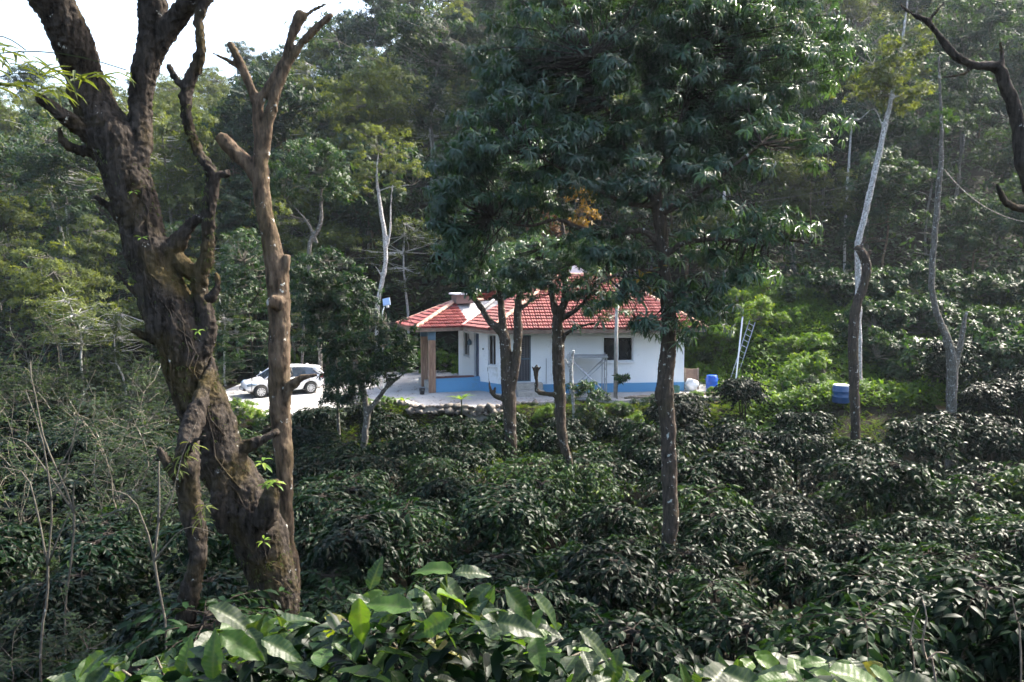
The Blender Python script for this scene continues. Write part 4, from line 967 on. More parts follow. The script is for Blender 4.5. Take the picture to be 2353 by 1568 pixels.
# ================================================================ SMALLER TREES IN THE MIDDLE
def leafy_tree(name, label, limbs, blobs, m_leaf, m_bark, n_cl, per, r_cl, L, W, seed, cat='tree', voxel=.035, droop=.55, holes=None, n_leaf=9, group=None, br=.016, twm_=None):
    rs = np.random.RandomState(seed); l0 = to_ground(limbs[0]); u, v, d, _ = limbs[0][0]; b = P(u, v, d); b.z = ground(b.x, d)
    T = empty(name, b, label, cat, group)
    _, lp_ = limbs_obj('trunk', slim([l0]+limbs[1:], .82), m_bark, T, voxel, min(.05, .35*rad(limbs[0][2][3], d)), min(.02, .12*rad(limbs[0][2][3], d)), .25, .03, seed, 9)
    if blobs:
        k = len(lp_)//3 if len(limbs) == 1 else 0
        lv, mb = clumped(blobs, n_cl, per, r_cl, rs, n_leaf, L, W, lp_[k:], br, .35, .65, droop, .4, holes)
        leaf_obj(wrep(lv, b), 'foliage', m_leaf, T, 1); sub(mb, 'twigs', twm_ or M_['twig'], T)
    return T
leafy_tree('leafy_tree', 'dark leafy tree with grey twin stem between the car and the porch', [[(830, 1070, 27, 18), (838, 1000, 27, 20), (843, 940, 27, 20), (828, 880, 27, 19), (812, 820, 27, 17), (790, 750, 27.2, 14), (770, 680, 27.5, 10), (755, 600, 27.5, 7)], [(842, 955, 27, 16), (870, 915, 26.9, 14), (893, 885, 26.8, 11), (925, 862, 26.8, 5)], [(893, 885, 26.8, 8), (880, 840, 26.8, 5), (870, 780, 26.8, 4)], [(812, 820, 27, 12), (850, 760, 27, 8), (880, 740, 27, 6)]],
           [pblob(760, 640, 27.5, 95, 70, 1.5), pblob(850, 790, 27, 105, 65, 1.3), pblob(760, 760, 27.5, 90, 70, 1.4), pblob(905, 810, 26.8, 60, 55, .9), pblob(790, 900, 27.2, 40, 35, .6), pblob(800, 860, 27, 60, 30, .8), pblob(720, 690, 27.5, 60, 60, 1.2), pblob(850, 850, 26.8, 70, 40, .9), pblob(790, 890, 26.8, 55, 40, .8), pblob(820, 700, 27.4, 60, 60, 1.1), pblob(920, 770, 26.8, 50, 40, .8)], M_['mid'], M_['bark_pale'], 400, 5, .36, .19, .05, 41)
leafy_tree('leafy_tree', 'thin grey stemmed sapling hanging leaves over the white yard', [[(780, 1040, 28, 9), (777, 960, 28, 10), (776, 900, 28, 10), (772, 830, 28, 8), (760, 760, 28, 6)]],
           [pblob(778, 915, 27.6, 36, 50, .7), pblob(785, 840, 27.8, 45, 40, .8)], M_['mid'], M_['bark_pale'], 34, 5, .32, .17, .045, 43)
leafy_tree('leafy_tree', 'rounded bright crowned tree with forked white branches above the car', [[(735, 780, 40, 12), (725, 700, 40, 12), (712, 640, 40, 14), (712, 560, 40, 13), (735, 520, 40, 12), (738, 460, 40, 9), (740, 400, 40, 6)], [(730, 560, 40, 9), (705, 510, 40, 8), (680, 480, 40, 5), (650, 450, 40, 3)], [(738, 470, 40, 6), (765, 430, 40, 4)]],
           [pblob(710, 400, 40, 95, 60, 2), pblob(770, 400, 40, 50, 65, 1.6), pblob(650, 420, 40, 50, 50, 1.5), pblob(720, 350, 40, 70, 35, 1.6)], M_['mid'], M_['bark_pale'], 110, 6, .5, .24, .07, 45, voxel=.05)
leafy_tree('leafy_tree', 'green round tree squeezed between the leaning tree and pruned tree', [[(580, 940, 33, 4), (579, 870, 33, 4), (577, 780, 33, 4.5), (570, 690, 33, 5), (560, 600, 33, 5)], [(565, 720, 33, 6), (600, 650, 33, 5), (560, 600, 33, 3)]],
           [pblob(560, 580, 33.5, 65, 70, 1.5), pblob(540, 700, 33, 60, 70, 1.3), pblob(590, 660, 33.5, 50, 60, 1.2), pblob(520, 800, 33, 45, 60, 1), pblob(590, 780, 33.5, 40, 50, 1)], M_['mid'], M_['dark_wood'], 150, 5, .4, .2, .055, 47, voxel=.045)
leafy_tree('leafy_tree', 'leafy tree rising behind the slender pruned trunk beside the yard', [[(690, 860, 41.5, 8), (695, 820, 41.5, 9), (700, 700, 41.5, 9), (715, 600, 41.5, 7)]], [pblob(700, 660, 41.5, 60, 80, 1.4), pblob(650, 740, 41.5, 40, 60, 1.2), pblob(710, 770, 41.5, 60, 45, 1.2)], M_['mid'], M_['bark_pale'], 90, 5, .4, .2, .055, 48, voxel=.05)
# shrub in front of the scaffold, with a cut grey stem
leafy_tree('yard_shrub', 'dark leafy shrub with a lopped grey stem before the scaffold', [[(1320, 990, 31.5, 8), (1316, 900, 31.5, 11), (1312, 840, 31.5, 11), (1318, 805, 31.5, 9)], [(1312, 850, 31.5, 7), (1298, 825, 31.5, 6)]], [pblob(1345, 920, 31.4, 48, 48, .8), pblob(1330, 880, 31.4, 25, 25, .5), pblob(1375, 960, 31.2, 50, 35, .7)], M_['mid'], M_['bark_white'], 46, 5, .26, .17, .06, 51, 'shrub', .04)
leafy_tree('papaya_sapling', 'small umbrella shaped sapling beside the concrete post', [[(1418, 905, 33.6, 3.5), (1420, 880, 33.6, 3), (1425, 868, 33.6, 2.5)]], [pblob(1428, 868, 33.6, 20, 7, .3)], M_['mid'], M_['twig'], 9, 3, .12, .2, .07, 52, 'sapling', .0)
# banana-like seedlings on the gravel edge
def seedling(u, v, d, h, lab, n, seed):
    rs = np.random.RandomState(seed); b = P(u, v, d); T = empty('banana_seedling', b, lab, 'seedling', 'seedlings at the gravel edge')
    MB().tube([(0, 0, -.2), (0.02, 0, h*.5), (0, 0, h)], [.035, .03, .02], 7).build('stem', M_['olive'], T, True)
    mm = [single_leaf(.62, .20, 'leaf_blade', 9, 2, .006, .12, k, .5) for k in range(2)]
    for me in mm: me.materials.append(M_['green'])
    for k in range(n):
        ph = k*2.4+seed; D = Vector((math.cos(ph), math.sin(ph)*.8, rs.uniform(.5, 1.3))).normalized(); s_ = D.cross(Vector((0, 0, 1))).normalized(); nn = s_.cross(D)
        M = Matrix((D, nn.cross(D), nn)).transposed().to_4x4(); M.translation = Vector((0, 0, h*.85)); link('leaf_blade', mm[k % 2], T, M=M @ Matrix.Scale(rs.uniform(.65, 1), 4))
seedling(1060, 955, 31.2, .75, 'pale green banana seedling before the blue porch wall', 7, 1)
seedling(928, 930, 32.5, .15, 'low banana seedling left of the black bucket', 5, 2)
# ================================================================ TREES ON THE RIGHT
leafy_tree('crooked_tree', 'dark crooked trunk with a knotted bare top in front of the blue tub', [[(1966, 1000, 27, 26), (1964, 920, 27, 28), (1962, 850, 27, 30), (1960, 780, 27, 30), (1966, 710, 27, 27), (1985, 655, 27, 24), (1992, 610, 27, 28), (1980, 580, 27, 26), (1966, 568, 27, 14)], [(1990, 600, 27, 14), (2000, 575, 27, 9)], [(1975, 575, 27, 12), (1988, 545, 27, 8)]], None, None, M_['bark_mango'], 0, 0, 0, 0, 0, 61, voxel=.035)
leafy_tree('birch_like_tree', 'white blotched trunk leaning right above the crooked dark trunk', [[(1972, 640, 34, 18), (1972, 560, 34, 18), (1984, 510, 34, 17), (2000, 440, 34, 17), (2018, 360, 34, 16), (2034, 290, 34, 15), (2050, 220, 34, 12), (2066, 140, 34, 9), (2078, 60, 34, 7), (2090, -40, 34, 6)], [(2030, 300, 34, 6), (2010, 250, 34, 5), (1975, 275, 34, 4), (1945, 278, 34, 3)], [(2055, 225, 34, 6), (2110, 200, 33.8, 5), (2150, 180, 33.7, 4)]],
           [pblob(2060, 200, 34, 70, 60, 1.5), pblob(2080, 120, 34, 60, 50, 1.5), pblob(1990, 200, 34.5, 60, 40, 1.5)], M_['olive'], M_['bark_white'], 110, 6, .45, .18, .07, 62, voxel=.045)
leafy_tree('bare_slender_tree', 'tall bare grey trunk with forked foot above the earthen path', [[(2186, 955, 28, 28), (2186, 900, 28, 30), (2188, 850, 28, 30), (2182, 800, 28, 24), (2168, 755, 28, 20), (2150, 715, 28, 17), (2140, 660, 28, 17), (2143, 600, 28, 17), (2150, 520, 28, 17), (2156, 440, 28, 16), (2163, 350, 28, 13), (2163, 280, 28, 10), (2160, 200, 28, 8), (2158, 130, 28, 6)], [(2192, 860, 28, 16), (2205, 800, 28, 16), (2215, 750, 28, 14), (2222, 715, 28, 7)], [(2172, 800, 28, 12), (2168, 765, 27.9, 9), (2164, 740, 27.9, 5)],
           [(2150, 540, 28, 6), (2110, 535, 28, 4), (2080, 555, 28, 3)], [(2152, 470, 28, 5), (2110, 440, 28, 4), (2050, 480, 28, 3)], [(2155, 420, 28, 4), (2200, 405, 28, 3), (2240, 420, 28, 2)], [(2145, 590, 28, 5), (2100, 580, 28, 4), (2070, 600, 28, 2)]],
           [pblob(2165, 280, 28, 60, 30, .8)], M_['mid'], M_['bark_pale'], 14, 4, .25, .18, .045, 63, voxel=.035)
d6 = 12
leafy_tree('overhanging_tree', 'mossy curved limb arching in from the upper right corner', [[(2470, 1150, d6, 66), (2450, 850, d6, 60), (2420, 600, d6, 54), (2380, 450, d6, 50), (2350, 370, d6, 42), (2342, 310, d6, 38), (2332, 250, d6, 36), (2310, 190, d6, 34), (2292, 155, d6, 30), (2250, 152, d6, 24), (2215, 140, d6, 22), (2185, 115, d6, 20), (2152, 75, d6, 18), (2128, 48, d6, 16), (2095, 32, d6, 11), (2065, 8, d6, 8)],
            [(2300, 165, d6, 20), (2302, 130, d6, 11), (2298, 96, d6, 8)], [(2130, 50, d6, 12), (2150, 30, d6, 9), (2170, 8, d6, 6)], [(2240, 152, d6, 12), (2210, 172, d6, 10), (2165, 178, d6, 6)], [(2195, 125, d6, 8), (2180, 115, d6, 7), (2148, 130, d6, 7)], [(2420, 560, d6, 30), (2370, 488, d6-.3, 24), (2330, 478, d6-.4, 22), (2302, 458, d6-.5, 18), (2290, 420, d6-.5, 9)]],
           None, None, M_['bark_moss'], 0, 0, 0, 0, 0, 64, voxel=.025)
for k, (L, lab) in enumerate([([(384, 1500, 8, 7), (372, 1400, 8, 7), (355, 1290, 8, 8), (362, 1200, 8, 7), (368, 1120, 8, 6), (366, 1060, 8, 4)], 'bare pale sapling just left of the short twisted trunk'), ([(95, 1500, 9, 7), (105, 1400, 9, 7), (112, 1300, 9, 6), (118, 1150, 9, 5), (100, 1020, 9, 4), (60, 900, 9, 2)], 'bare pale sapling low in the left thicket'), ([(150, 1420, 11, 6), (160, 1300, 11, 6), (170, 1180, 11, 6), (130, 1080, 11, 5), (90, 960, 11, 4), (70, 830, 11, 3)], 'forked bare sapling in the middle of the left thicket')]):
    u, v, d, _ = L[3]
    leafy_tree('bare_sapling', lab, [L, [L[2], (u-50, v-40, d, 4), (u-90, v-70, d, 3), (u-120, v-75, d, 1.5)], [L[3], (u+35, v-60, d, 3.5), (u+55, v-150, d, 2.5), (u+90, v-230, d, 1.2)], [L[2], (u+40, v+30, d, 3), (u+80, v+10, d, 2), (u+130, v+25, d, 1)]], None, None, M_['twig'], 0, 0, 0, 0, 0, 90+k, 'sapling', 0)
for k, (L, lab) in enumerate([([(2150, 1560, 6.5, 7), (2132, 1520, 6.5, 7), (2118, 1470, 6.5, 6), (2126, 1420, 6.5, 5), (2120, 1380, 6.5, 3)], 'crooked pale dead branch standing low at the right'), ([(2100, 1540, 6.8, 5), (2090, 1490, 6.8, 5), (2098, 1440, 6.8, 4), (2110, 1400, 6.8, 2)], 'thinner dead branch left of the crooked pale one'), ([(2345, 1500, 6.8, 5), (2338, 1430, 6.8, 4), (2330, 1380, 6.8, 3), (2325, 1350, 6.8, 2)], 'dead pale twig at the lower right edge')]):
    leafy_tree('dead_branch', lab, [L, [L[1], (L[1][0]+20, L[1][1]-20, 6.5, 4), (L[1][0]+45, L[1][1]-18, 6.5, 2)]], None, None, M_['dry_wood'], 0, 0, 0, 0, 0, 95+k, 'branch', 0)
def snag(label, L, seed, m=None): return leafy_tree('pale_trunk', label, [L], None, None, m or M_['bark_white'], 0, 0, 0, 0, 0, seed, 'tree trunk', .05, group='pale trunks in the forest edge')
leafy_tree('pale_trunk', 'white trunk rising right of the solar lamp post', [[(866, 780, 44, 12), (868, 700, 44, 13), (878, 650, 44, 13), (886, 600, 44, 13), (884, 540, 44, 13), (876, 490, 44, 12), (868, 430, 44, 9), (866, 395, 44, 7), (870, 350, 44, 4)], [(884, 580, 44, 8), (896, 540, 44, 7), (898, 470, 44, 5), (905, 400, 44, 3)], [(880, 640, 44, 5), (860, 610, 44, 3), (840, 605, 44, 2), (815, 620, 44, 1.5)], [(868, 440, 44, 5), (900, 430, 44, 4), (950, 425, 44, 2.5)]], [pblob(870, 340, 44, 80, 60, 2), pblob(930, 400, 44, 50, 40, 1.5), pblob(830, 420, 44, 40, 30, 1.2)], M_['olive'], M_['bark_white'], 70, 6, .5, .2, .07, 71, voxel=.05, group='pale trunks in the forest edge')
snag('straight pale trunk above the bank right of the roof end', [(1669, 700, 47, 15), (1669, 620, 47, 14), (1668, 540, 47, 13), (1664, 440, 47, 9)], 72)
snag('brown trunk left of the straight pale trunk above the roof', [(1580, 700, 49, 12), (1578, 600, 49, 11), (1576, 500, 49, 8)], 73, M_['bark_brown'])
snag('short white broken stump on the bank above the ladder', [(1753, 760, 43, 8), (1752, 700, 43, 8), (1751, 655, 43, 7), (1745, 640, 43, 4)], 74)
snag('thin tall pale trunk left of the white blotched trunk', [(1940, 620, 50, 8), (1943, 500, 50, 8), (1950, 380, 50, 7), (1960, 260, 50, 5)], 75)
# ================================================================ COFFEE PLANTATION
def coffee_variant(seed, nb=175, H=2.6, Rr=1.15):
    rs = np.random.RandomState(seed); parts = []; mb = MB()
    stems = []
    for s_ in range(rs.randint(3, 5)):
        a = rs.uniform(0, 6.28); top = Vector((math.cos(a)*.35, math.sin(a)*.35, H*rs.uniform(.8, 1))); mid = Vector((math.cos(a)*.18, math.sin(a)*.18, H*.45)); stems.append((mid, top)); mb.tube([(0, 0, -.3), mid, top], [.035, .028, .014], 6)
    for q in range(nb):
        mid, top = stems[q % len(stems)]; t = .15+.85*math.sqrt(rs.uniform(0, 1)); t = [.34, .50, .65, .78, .90, 1.0][int(t*5.99)]+rs.normal(0, .02); b0 = mid.lerp(top, t) if t > .3 else Vector((0, 0, .2)).lerp(mid, t+.4)
        az = rs.uniform(0, 6.28); ln = Rr*(1.05-.45*(b0.z/H)**2)*rs.uniform(.65, 1.1); up = rs.uniform(.1, .5); hz = np.array([math.cos(az), math.sin(az), 0])
        def pos(t): return np.array(b0)+hz*(ln*t)+np.array([0, 0, ln*(up*t-.52*t*t)])
        mb.tube([Vector(pos(t_)) for t_ in (0, .4, .7, 1)], [.009, .007, .005, .003], 3, cap=False)
        nn = 8; ts = np.linspace(.25, 1.0, nn)
        for i, t_ in enumerate(ts):
            p = pos(t_); dr = pos(min(1, t_+.05))-pos(t_-.05); dr /= np.linalg.norm(dr); sd = np.cross(dr, [0, 0, 1.]); sd /= max(1e-6, np.linalg.norm(sd))
            n2 = 2 if i < nn-1 else 3
            for k in range(n2):
                sg = (-1, 1, 0)[k]; D = sd*sg*.85+dr*.75+np.array([0, 0, rs.uniform(-.65, .1)])+rs.normal(0, .30, 3)
                parts.append((p, D, np.array([0, 0, 1.])+rs.normal(0, .55, 3), rs.uniform(.09, .175), rs.uniform(.045, .075), np.clip(rs.normal(.42, .14)+(.25 if t_ > .9 and rs.uniform() < .3 else 0)+.1*(rs.uniform() < .1), 0, 1)))
    lv = [np.array([p[i] for p in parts]) for i in range(6)]
    return leaves_mesh('foliage', *lv, 2), mb.mesh('stems')
cvs = [coffee_variant(100+k, [175, 150, 200, 130, 185, 160][k], [2.6, 2.45, 2.7, 2.5, 2.3, 2.65][k], [1.15, 1.3, 1.05, 1.2, 1.35, 1.0][k]) for k in range(6)]
for q_, (a_, b_) in enumerate(cvs): a_.materials.append(M_['coffee_light' if q_ in (1, 4) else 'coffee']); b_.materials.append(M_['dark_wood'])
LM = [(0, 'under the left thicket'), (330, 'left of the twisted short trunk'), (470, 'behind the leaning tree'), (690, 'right of the slender pruned trunk'), (860, 'below the white yard'), (1010, 'below the stone edging'), (1150, 'between the two thinner mango trunks'), (1310, 'below the scaffold'), (1440, 'beside the thickest mango trunk'), (1620, 'below the blue drum'), (1790, 'left of the crooked trunk'), (1990, 'between crooked and bare trunks'), (2170, 'by the right picture edge')]
def lm(u, L=LM):
    r = L[0][1]
    for a, b in L:
        if u >= a: r = b
    return r
rng = random.Random(21); made = []
y = 8.3; row = 0
rows = []
while y < 31.0: rows.append(y); y += 1.82
for ri, y in enumerate(reversed(rows)):
    hw = .66*y+1.6; n = int(2*hw/2.1); off = rng.uniform(0, 1)
    for k in range(n):
        x = -hw+2*hw*(k+off)/n+rng.uniform(-.3, .3); yy = y+rng.uniform(-.45, .45)
        if yy > 29.3 and -5.2 < x < 5.0: continue
        if yy > 30.8: continue
        if x < -4.2-.1*yy and yy > 10 and rng.random() < .35: continue
        if abs(x-tp.x) < 1.3 and 27.0 < yy < 31.5: continue
        if x > 11.0 and x < 16.5 and yy > 28.2: continue
        dx_ = math.hypot(x-bt.x, yy-bt.y)
        if dx_ < .9 or (yy < 10 and -2.9 < x < -1.3 and yy < d0): continue
        gz = ground(x, yy); s_ = rng.uniform(.84, 1.13)*(1.10 if x > 4.5 and yy > 18 else 1); top = gz+2.6*s_
        u, v = proj((x, yy, top))
        if u < -120 or u > 2580 or v > 1640: continue
        made.append((ri, x, yy, gz, s_, u))
groups = {}
for mde in made: groups.setdefault((mde[0], lm(mde[5])), []).append(mde)
for (ri, where), lst in groups.items():
    lst.sort(key=lambda q: q[5])
    for k, (_, x, yy, gz, s_, u) in enumerate(lst):
        lab = 'coffee bush %s, %s row from yard%s' % (where, ordn(ri), ', %s from left' % ordn(k) if len(lst) > 1 else '')
        T = empty('coffee_bush', (x, yy, gz), lab, 'coffee bush', 'coffee bushes in the plantation', rng.uniform(0, 6.28)); T.scale = (s_*rng.uniform(.95, 1.15),)*2+(s_,)
        a_, b_ = cvs[rng.randrange(6)]
        o = link('foliage', a_, T); o['kind'] = 'stuff'; link('stems', b_, T)

# ================================================================ FOREST ON THE HILLSIDE
def forest_variant(kind, seed):
    rs = np.random.RandomState(seed); mb = MB(); 
    if kind == 'round': H, R_, ncl, per, rc, L, W, nl = 11, 3.5, 130, 9, .8, .34, .15, 6; cz, rz = 6.8, 4.0
    elif kind == 'feather': H, R_, ncl, per, rc, L, W, nl = 12, 3.2, 130, 10, .8, .32, .10, 7; cz, rz = 7.6, 4.2
    elif kind == 'tall': H, R_, ncl, per, rc, L, W, nl = 15, 2.9, 130, 9, .8, .33, .13, 6; cz, rz = 10.2, 4.6
    else: H, R_, ncl, per, rc, L, W, nl = 12, 3.6, 80, 7, .6, .26, .10, 6; cz, rz = 8.0, 3.6
    pts = [Vector((0, 0, -1)), Vector((rs.normal(0, .15), rs.normal(0, .15), cz*.4)), Vector((rs.normal(0, .35), rs.normal(0, .35), cz*.8)), Vector((rs.normal(0, .5), rs.normal(0, .5), cz+rz*.5))]
    r0 = .115
    p2, r2 = dense_path(pts, [r0, r0*.8, r0*.6, r0*.25], 1.0, .15, seed); mb.tube(p2, r2, 8)
    blobs = [((rs.normal(0, R_*.35), rs.normal(0, R_*.35), cz+rs.uniform(-.6, .6)*rz), (R_*rs.uniform(.45, .7), R_*rs.uniform(.45, .7), rz*rs.uniform(.28, .42))) for _ in range(10)]
    lp_ = [p for p in p2 if p.z > cz-rz*.9]
    lv, tm = clumped(blobs, ncl, per, rc, rs, nl, L, W, lp_, .03 if kind != 'sparse' else .045, .35, .55, .4, .5)
    tm2 = MB(); tm2.v, tm2.f = mb.v, mb.f; tm2.add(tm.v, tm.f)
    return leaves_mesh('crown', *lv, 1), tm2.mesh('trunk', True)
FV = {}
for kind, leafm, barkm, ns in (('round', 'dense', 'bark_brown', 3), ('feather', 'olive', 'bark_pale', 3), ('tall', 'dense', 'bark_pale', 2), ('sparse', 'olive', 'bark_white', 2)):
    FV[kind] = []
    for k in range(ns):
        a_, b_ = forest_variant(kind, 300+len(kind)*7+k); a_.materials.append(M_[leafm]); b_.materials.append(M_[barkm]); FV[kind].append((a_, b_))
FL = [(0, 'beyond the left thicket'), (160, 'behind the two leaning limbs'), (380, 'left of the pruned tree'), (560, 'above the white car'), (740, 'left of the white trunk'), (900, 'above the porch roof'), (1120, 'above the white gablet'), (1400, 'behind the big mango crown'), (1680, 'above the green bank'), (1900, 'behind the white blotched trunk'), (2120, 'behind the bare grey trunk')]
desc = {'round': 'dense dark rounded tree', 'feather': 'feathery olive tree', 'tall': 'tall narrow dark tree', 'sparse': 'sparse pale limbed tree'}
rowsY = [48, 52, 57, 62.5, 68.5, 75.5, 83.5, 92.5, 102, 112, 121]
made = []; rng = random.Random(99)
for ri, y in enumerate(rowsY):
    hw = .70*y; sp = 4.6+ri*.32; n = int(2*hw/sp)
    for k in range(n):
        x = -hw+2*hw*(k+.5)/n+rng.uniform(-1.2, 1.2); yy = y+rng.uniform(-1.8, 1.8); z = ground(x, yy)
        u, v = proj((x, yy, z+2))
        if u < -120 or u > 2470 or v < -60: continue
        r_ = rng.random()
        if x/yy > -.05: kind = 'round' if r_ < .45 else 'tall' if r_ < .8 else 'feather'
        else: kind = 'feather' if r_ < .42 else 'round' if r_ < .68 else 'tall' if r_ < .85 else 'sparse'
        s_ = rng.uniform(.8, 1.15)*(1+.012*max(0, ri-3))
        if ri == 0: s_ *= .8
        if u < 520 and ri > 6: s_ *= .78
        if 520 <= u < 900 and ri > 6: s_ *= .88
        made.append((ri, x, yy, z, s_, u, kind))
groups = {}
for q in made: groups.setdefault((q[0], q[6], lm(q[5], FL)), []).append(q)
for (ri, kind, where), lst in groups.items():
    lst.sort(key=lambda q: q[5])
    for k, (_, x, yy, z, s_, u, _) in enumerate(lst):
        lab = '%s %s, %s row uphill%s' % (desc[kind], where, ordn(ri), ', %s from left' % ordn(k) if len(lst) > 1 else '')
        T = empty('forest_tree', (x, yy, z), lab, 'tree', 'trees on the forest hillside', rng.uniform(0, 6.28)); T.scale = (s_, s_, s_*rng.uniform(.9, 1.15))
        a_, b_ = FV[kind][rng.randrange(len(FV[kind]))]
        o = link('crown', a_, T); o['kind'] = 'stuff'; link('trunk', b_, T)
# left wood: airy olive trees between thicket and hillside
for k, (x, y, s_, kind, lab) in enumerate([(-21, 38, .62, 'sparse', 'airy olive tree nearest the left picture edge'), (-17.5, 35, .5, 'sparse', 'thin twiggy tree left of the huge leaning trunk'), (-25, 43, .75, 'feather', 'broad feathery tree high at the left edge'), (-19.5, 44, .7, 'feather', 'feathery tree seen through the leaning limbs'), (-15.5, 42, .55, 'sparse', 'low sparse tree behind the leaning trunk, left of car'), (-27, 34, .75, 'sparse', 'tall bare twigged tree against the upper left sky'), (-15.2, 46, .7, 'round', 'dark rounded tree just behind the car bonnet'), (-22, 30, .42, 'sparse', 'small twiggy tree low at the left edge'), (-12.5, 44.5, .55, 'feather', 'soft olive tree right behind the car roof')]):
    T = empty('wood_tree', (x, y, ground(x, y)), lab, 'tree', 'airy trees left of the yard', k*1.3); T.scale = (s_,)*3
    a_, b_ = FV[kind][k % len(FV[kind])]; o = link('crown', a_, T); o['kind'] = 'stuff'; link('trunk', b_, T)

# ================================================================ SHRUBS, THICKET, UNDERGROWTH
def bush_variant(seed, n=240, L=.12, W=.05, R_=.8, H=1.2):
    rs = np.random.RandomState(seed); blobs = [((rs.normal(0, .35)*R_, rs.normal(0, .35)*R_, H*rs.uniform(.35, .75)), (R_*.5, R_*.5, H*.35)) for _ in range(5)]
    lv, tm = clumped(blobs, n//6, 7, .22, rs, 8, L, W, [Vector((0, 0, 0)), Vector((.1, 0, H*.4)), Vector((-.1, .1, H*.3))], .012, .3, .7, .3, .5)
    return leaves_mesh('foliage', *lv, 1), tm.mesh('stems')
def twiggy_variant(seed, H=3.2):
    rs = np.random.RandomState(seed); mb = MB(); tips = []
    def grow(p, d, ln, r, lev):
        pts = [p]; q = p.copy(); dd = d.copy()
        for i in range(4):
            dd = (dd+Vector(rs.normal(0, .16, 3))+Vector((0, 0, .05 if lev < 2 else -.03))).normalized(); q = q+dd*(ln/4); pts.append(q.copy())
        mb.tube(pts, [max(.0035, r*(1-.13*i)) for i in range(5)], 5 if lev < 1 else 3, cap=False)
        if lev >= 3: tips.extend(pts[1:]); return
        for i in range(3 if lev == 0 else 4):
            t = rs.randint(1, 5); nd_ = (dd+Vector(rs.normal(0, .65, 3))).normalized(); nd_.z = nd_.z*.7+.15
            grow(pts[t], nd_, ln*rs.uniform(.55, .8), r*.5, lev+1)
    for s_ in range(4):
        a = rs.uniform(0, 6.28); grow(Vector((math.cos(a)*.12, math.sin(a)*.12, -.2)), Vector((math.cos(a)*.35, math.sin(a)*.35, 1)).normalized(), H*.48*rs.uniform(.7, 1.1), .026, 0)
    tp_ = np.array([tuple(t) for t in tips]); k = rs.permutation(len(tp_))[:int(len(tp_)*.8)]; c = tp_[k]+rs.normal(0, .06, (len(k), 3))
    lv = whorls(c, np.tile([[0, 0, 1.]], (len(c), 1)), 6, .095, .05, rs, .3, .5)
    return leaves_mesh('foliage', *lv, 1), mb.mesh('branches')
bv = [bush_variant(400+k) for k in range(3)]; tvv = [twiggy_variant(500+k) for k in range(4)]
for a_, b_ in bv: a_.materials.append(M_['mid']); b_.materials.append(M_['twig'])
bvg = []
for a_, b_ in bv:
    g = a_.copy(); g.materials.clear(); g.materials.append(M_['green']); bvg.append((g, b_))
for a_, b_ in tvv: a_.materials.append(M_['thicket']); b_.materials.append(M_['twig'])
def place(name, var, x, y, s_, lab, cat, group, rz, dz=0):
    T = empty(name, (x, y, ground(x, y)+dz), lab, cat, group, rz); T.scale = (s_,)*3
    o = link('foliage', var[0], T); o['kind'] = 'stuff'; link('branches', var[1], T); return T
rng = random.Random(55); lst = []
for y in (8.5, 10.5, 12.5, 15, 18, 21, 24.5, 28, 31.5, 35):
    x1 = -.30*y-1.0-(.0 if y < 17 else .9+.13*(y-17)); x0 = -.66*y-1.2; n = max(1, int((x1-x0)/1.7))
    for k in range(n): lst.append((y, k, x0+(x1-x0)*(k+.5)/n+rng.uniform(-.3, .3), y+rng.uniform(-.6, .6), rng.uniform(.85, 1.3)))
ys_ = sorted({q[0] for q in lst})
for y, k, x, yy, s_ in lst:
    place('twiggy_shrub', tvv[rng.randrange(4)], x, yy, s_*(1.35 if yy > 17 else .85), 'tangled twiggy shrub in the left thicket, %s rank back, %s from left' % (ordn(ys_.index(y)), ordn(k)), 'shrub', 'twiggy shrubs of the left thicket', rng.uniform(0, 6))
# right bank hedge (dark) and fresh green shrubs
k = 0; hedge = []
for i, (y, xa, xb, z_) in enumerate(((32.3, 18.0, 24, .0), (34.0, 17.2, 25, .1), (36, 16.4, 26, .2), (38.2, 16.0, 27, .2), (41, 16, 28, .2))):
    n = int((xb-xa)/.9)
    for j in range(n):
        x = xa+(xb-xa)*(j+.5)/n+rng.uniform(-.2, .2); yy = y+rng.uniform(-.4, .4); va = bv[rng.randrange(3)]
        T = place('hedge_bush', va, x, yy, rng.uniform(1.5, 1.95)+(.7 if i == 0 else 0), 'dark hedge bush on the right bank, %s tier up, %s from left' % (ordn(i), ordn(j)), 'bush', 'dark hedge bushes on the right bank', rng.uniform(0, 6))
for i, (y, xa, xb) in enumerate(((33.8, 10.2, 13.2), (35.5, 9.8, 14.4), (37.3, 9.6, 14.6), (39.3, 9.4, 15), (41.5, 9.6, 16), (44, 9.5, 18), (46.5, 2, 24))):
    n = int((xb-xa)/.95)
    for j in range(n):
        x = xa+(xb-xa)*(j+.5)/n+rng.uniform(-.3, .3); yy = y+rng.uniform(-.5, .5)
        if abs(x-11.2) < 1.3 and yy < 38.4: continue
        gr = rng.random() < .72 and i < 6
        place('bank_shrub', (bvg if gr else bv)[rng.randrange(3)], x, yy, rng.uniform(.8, 1.35), ('fresh green' if gr else 'deep green')+' leafy shrub on the bank beyond the drum, %s tier up, %s from left' % (ordn(i), ordn(j)), 'shrub', 'leafy shrubs on the green bank', rng.uniform(0, 6))
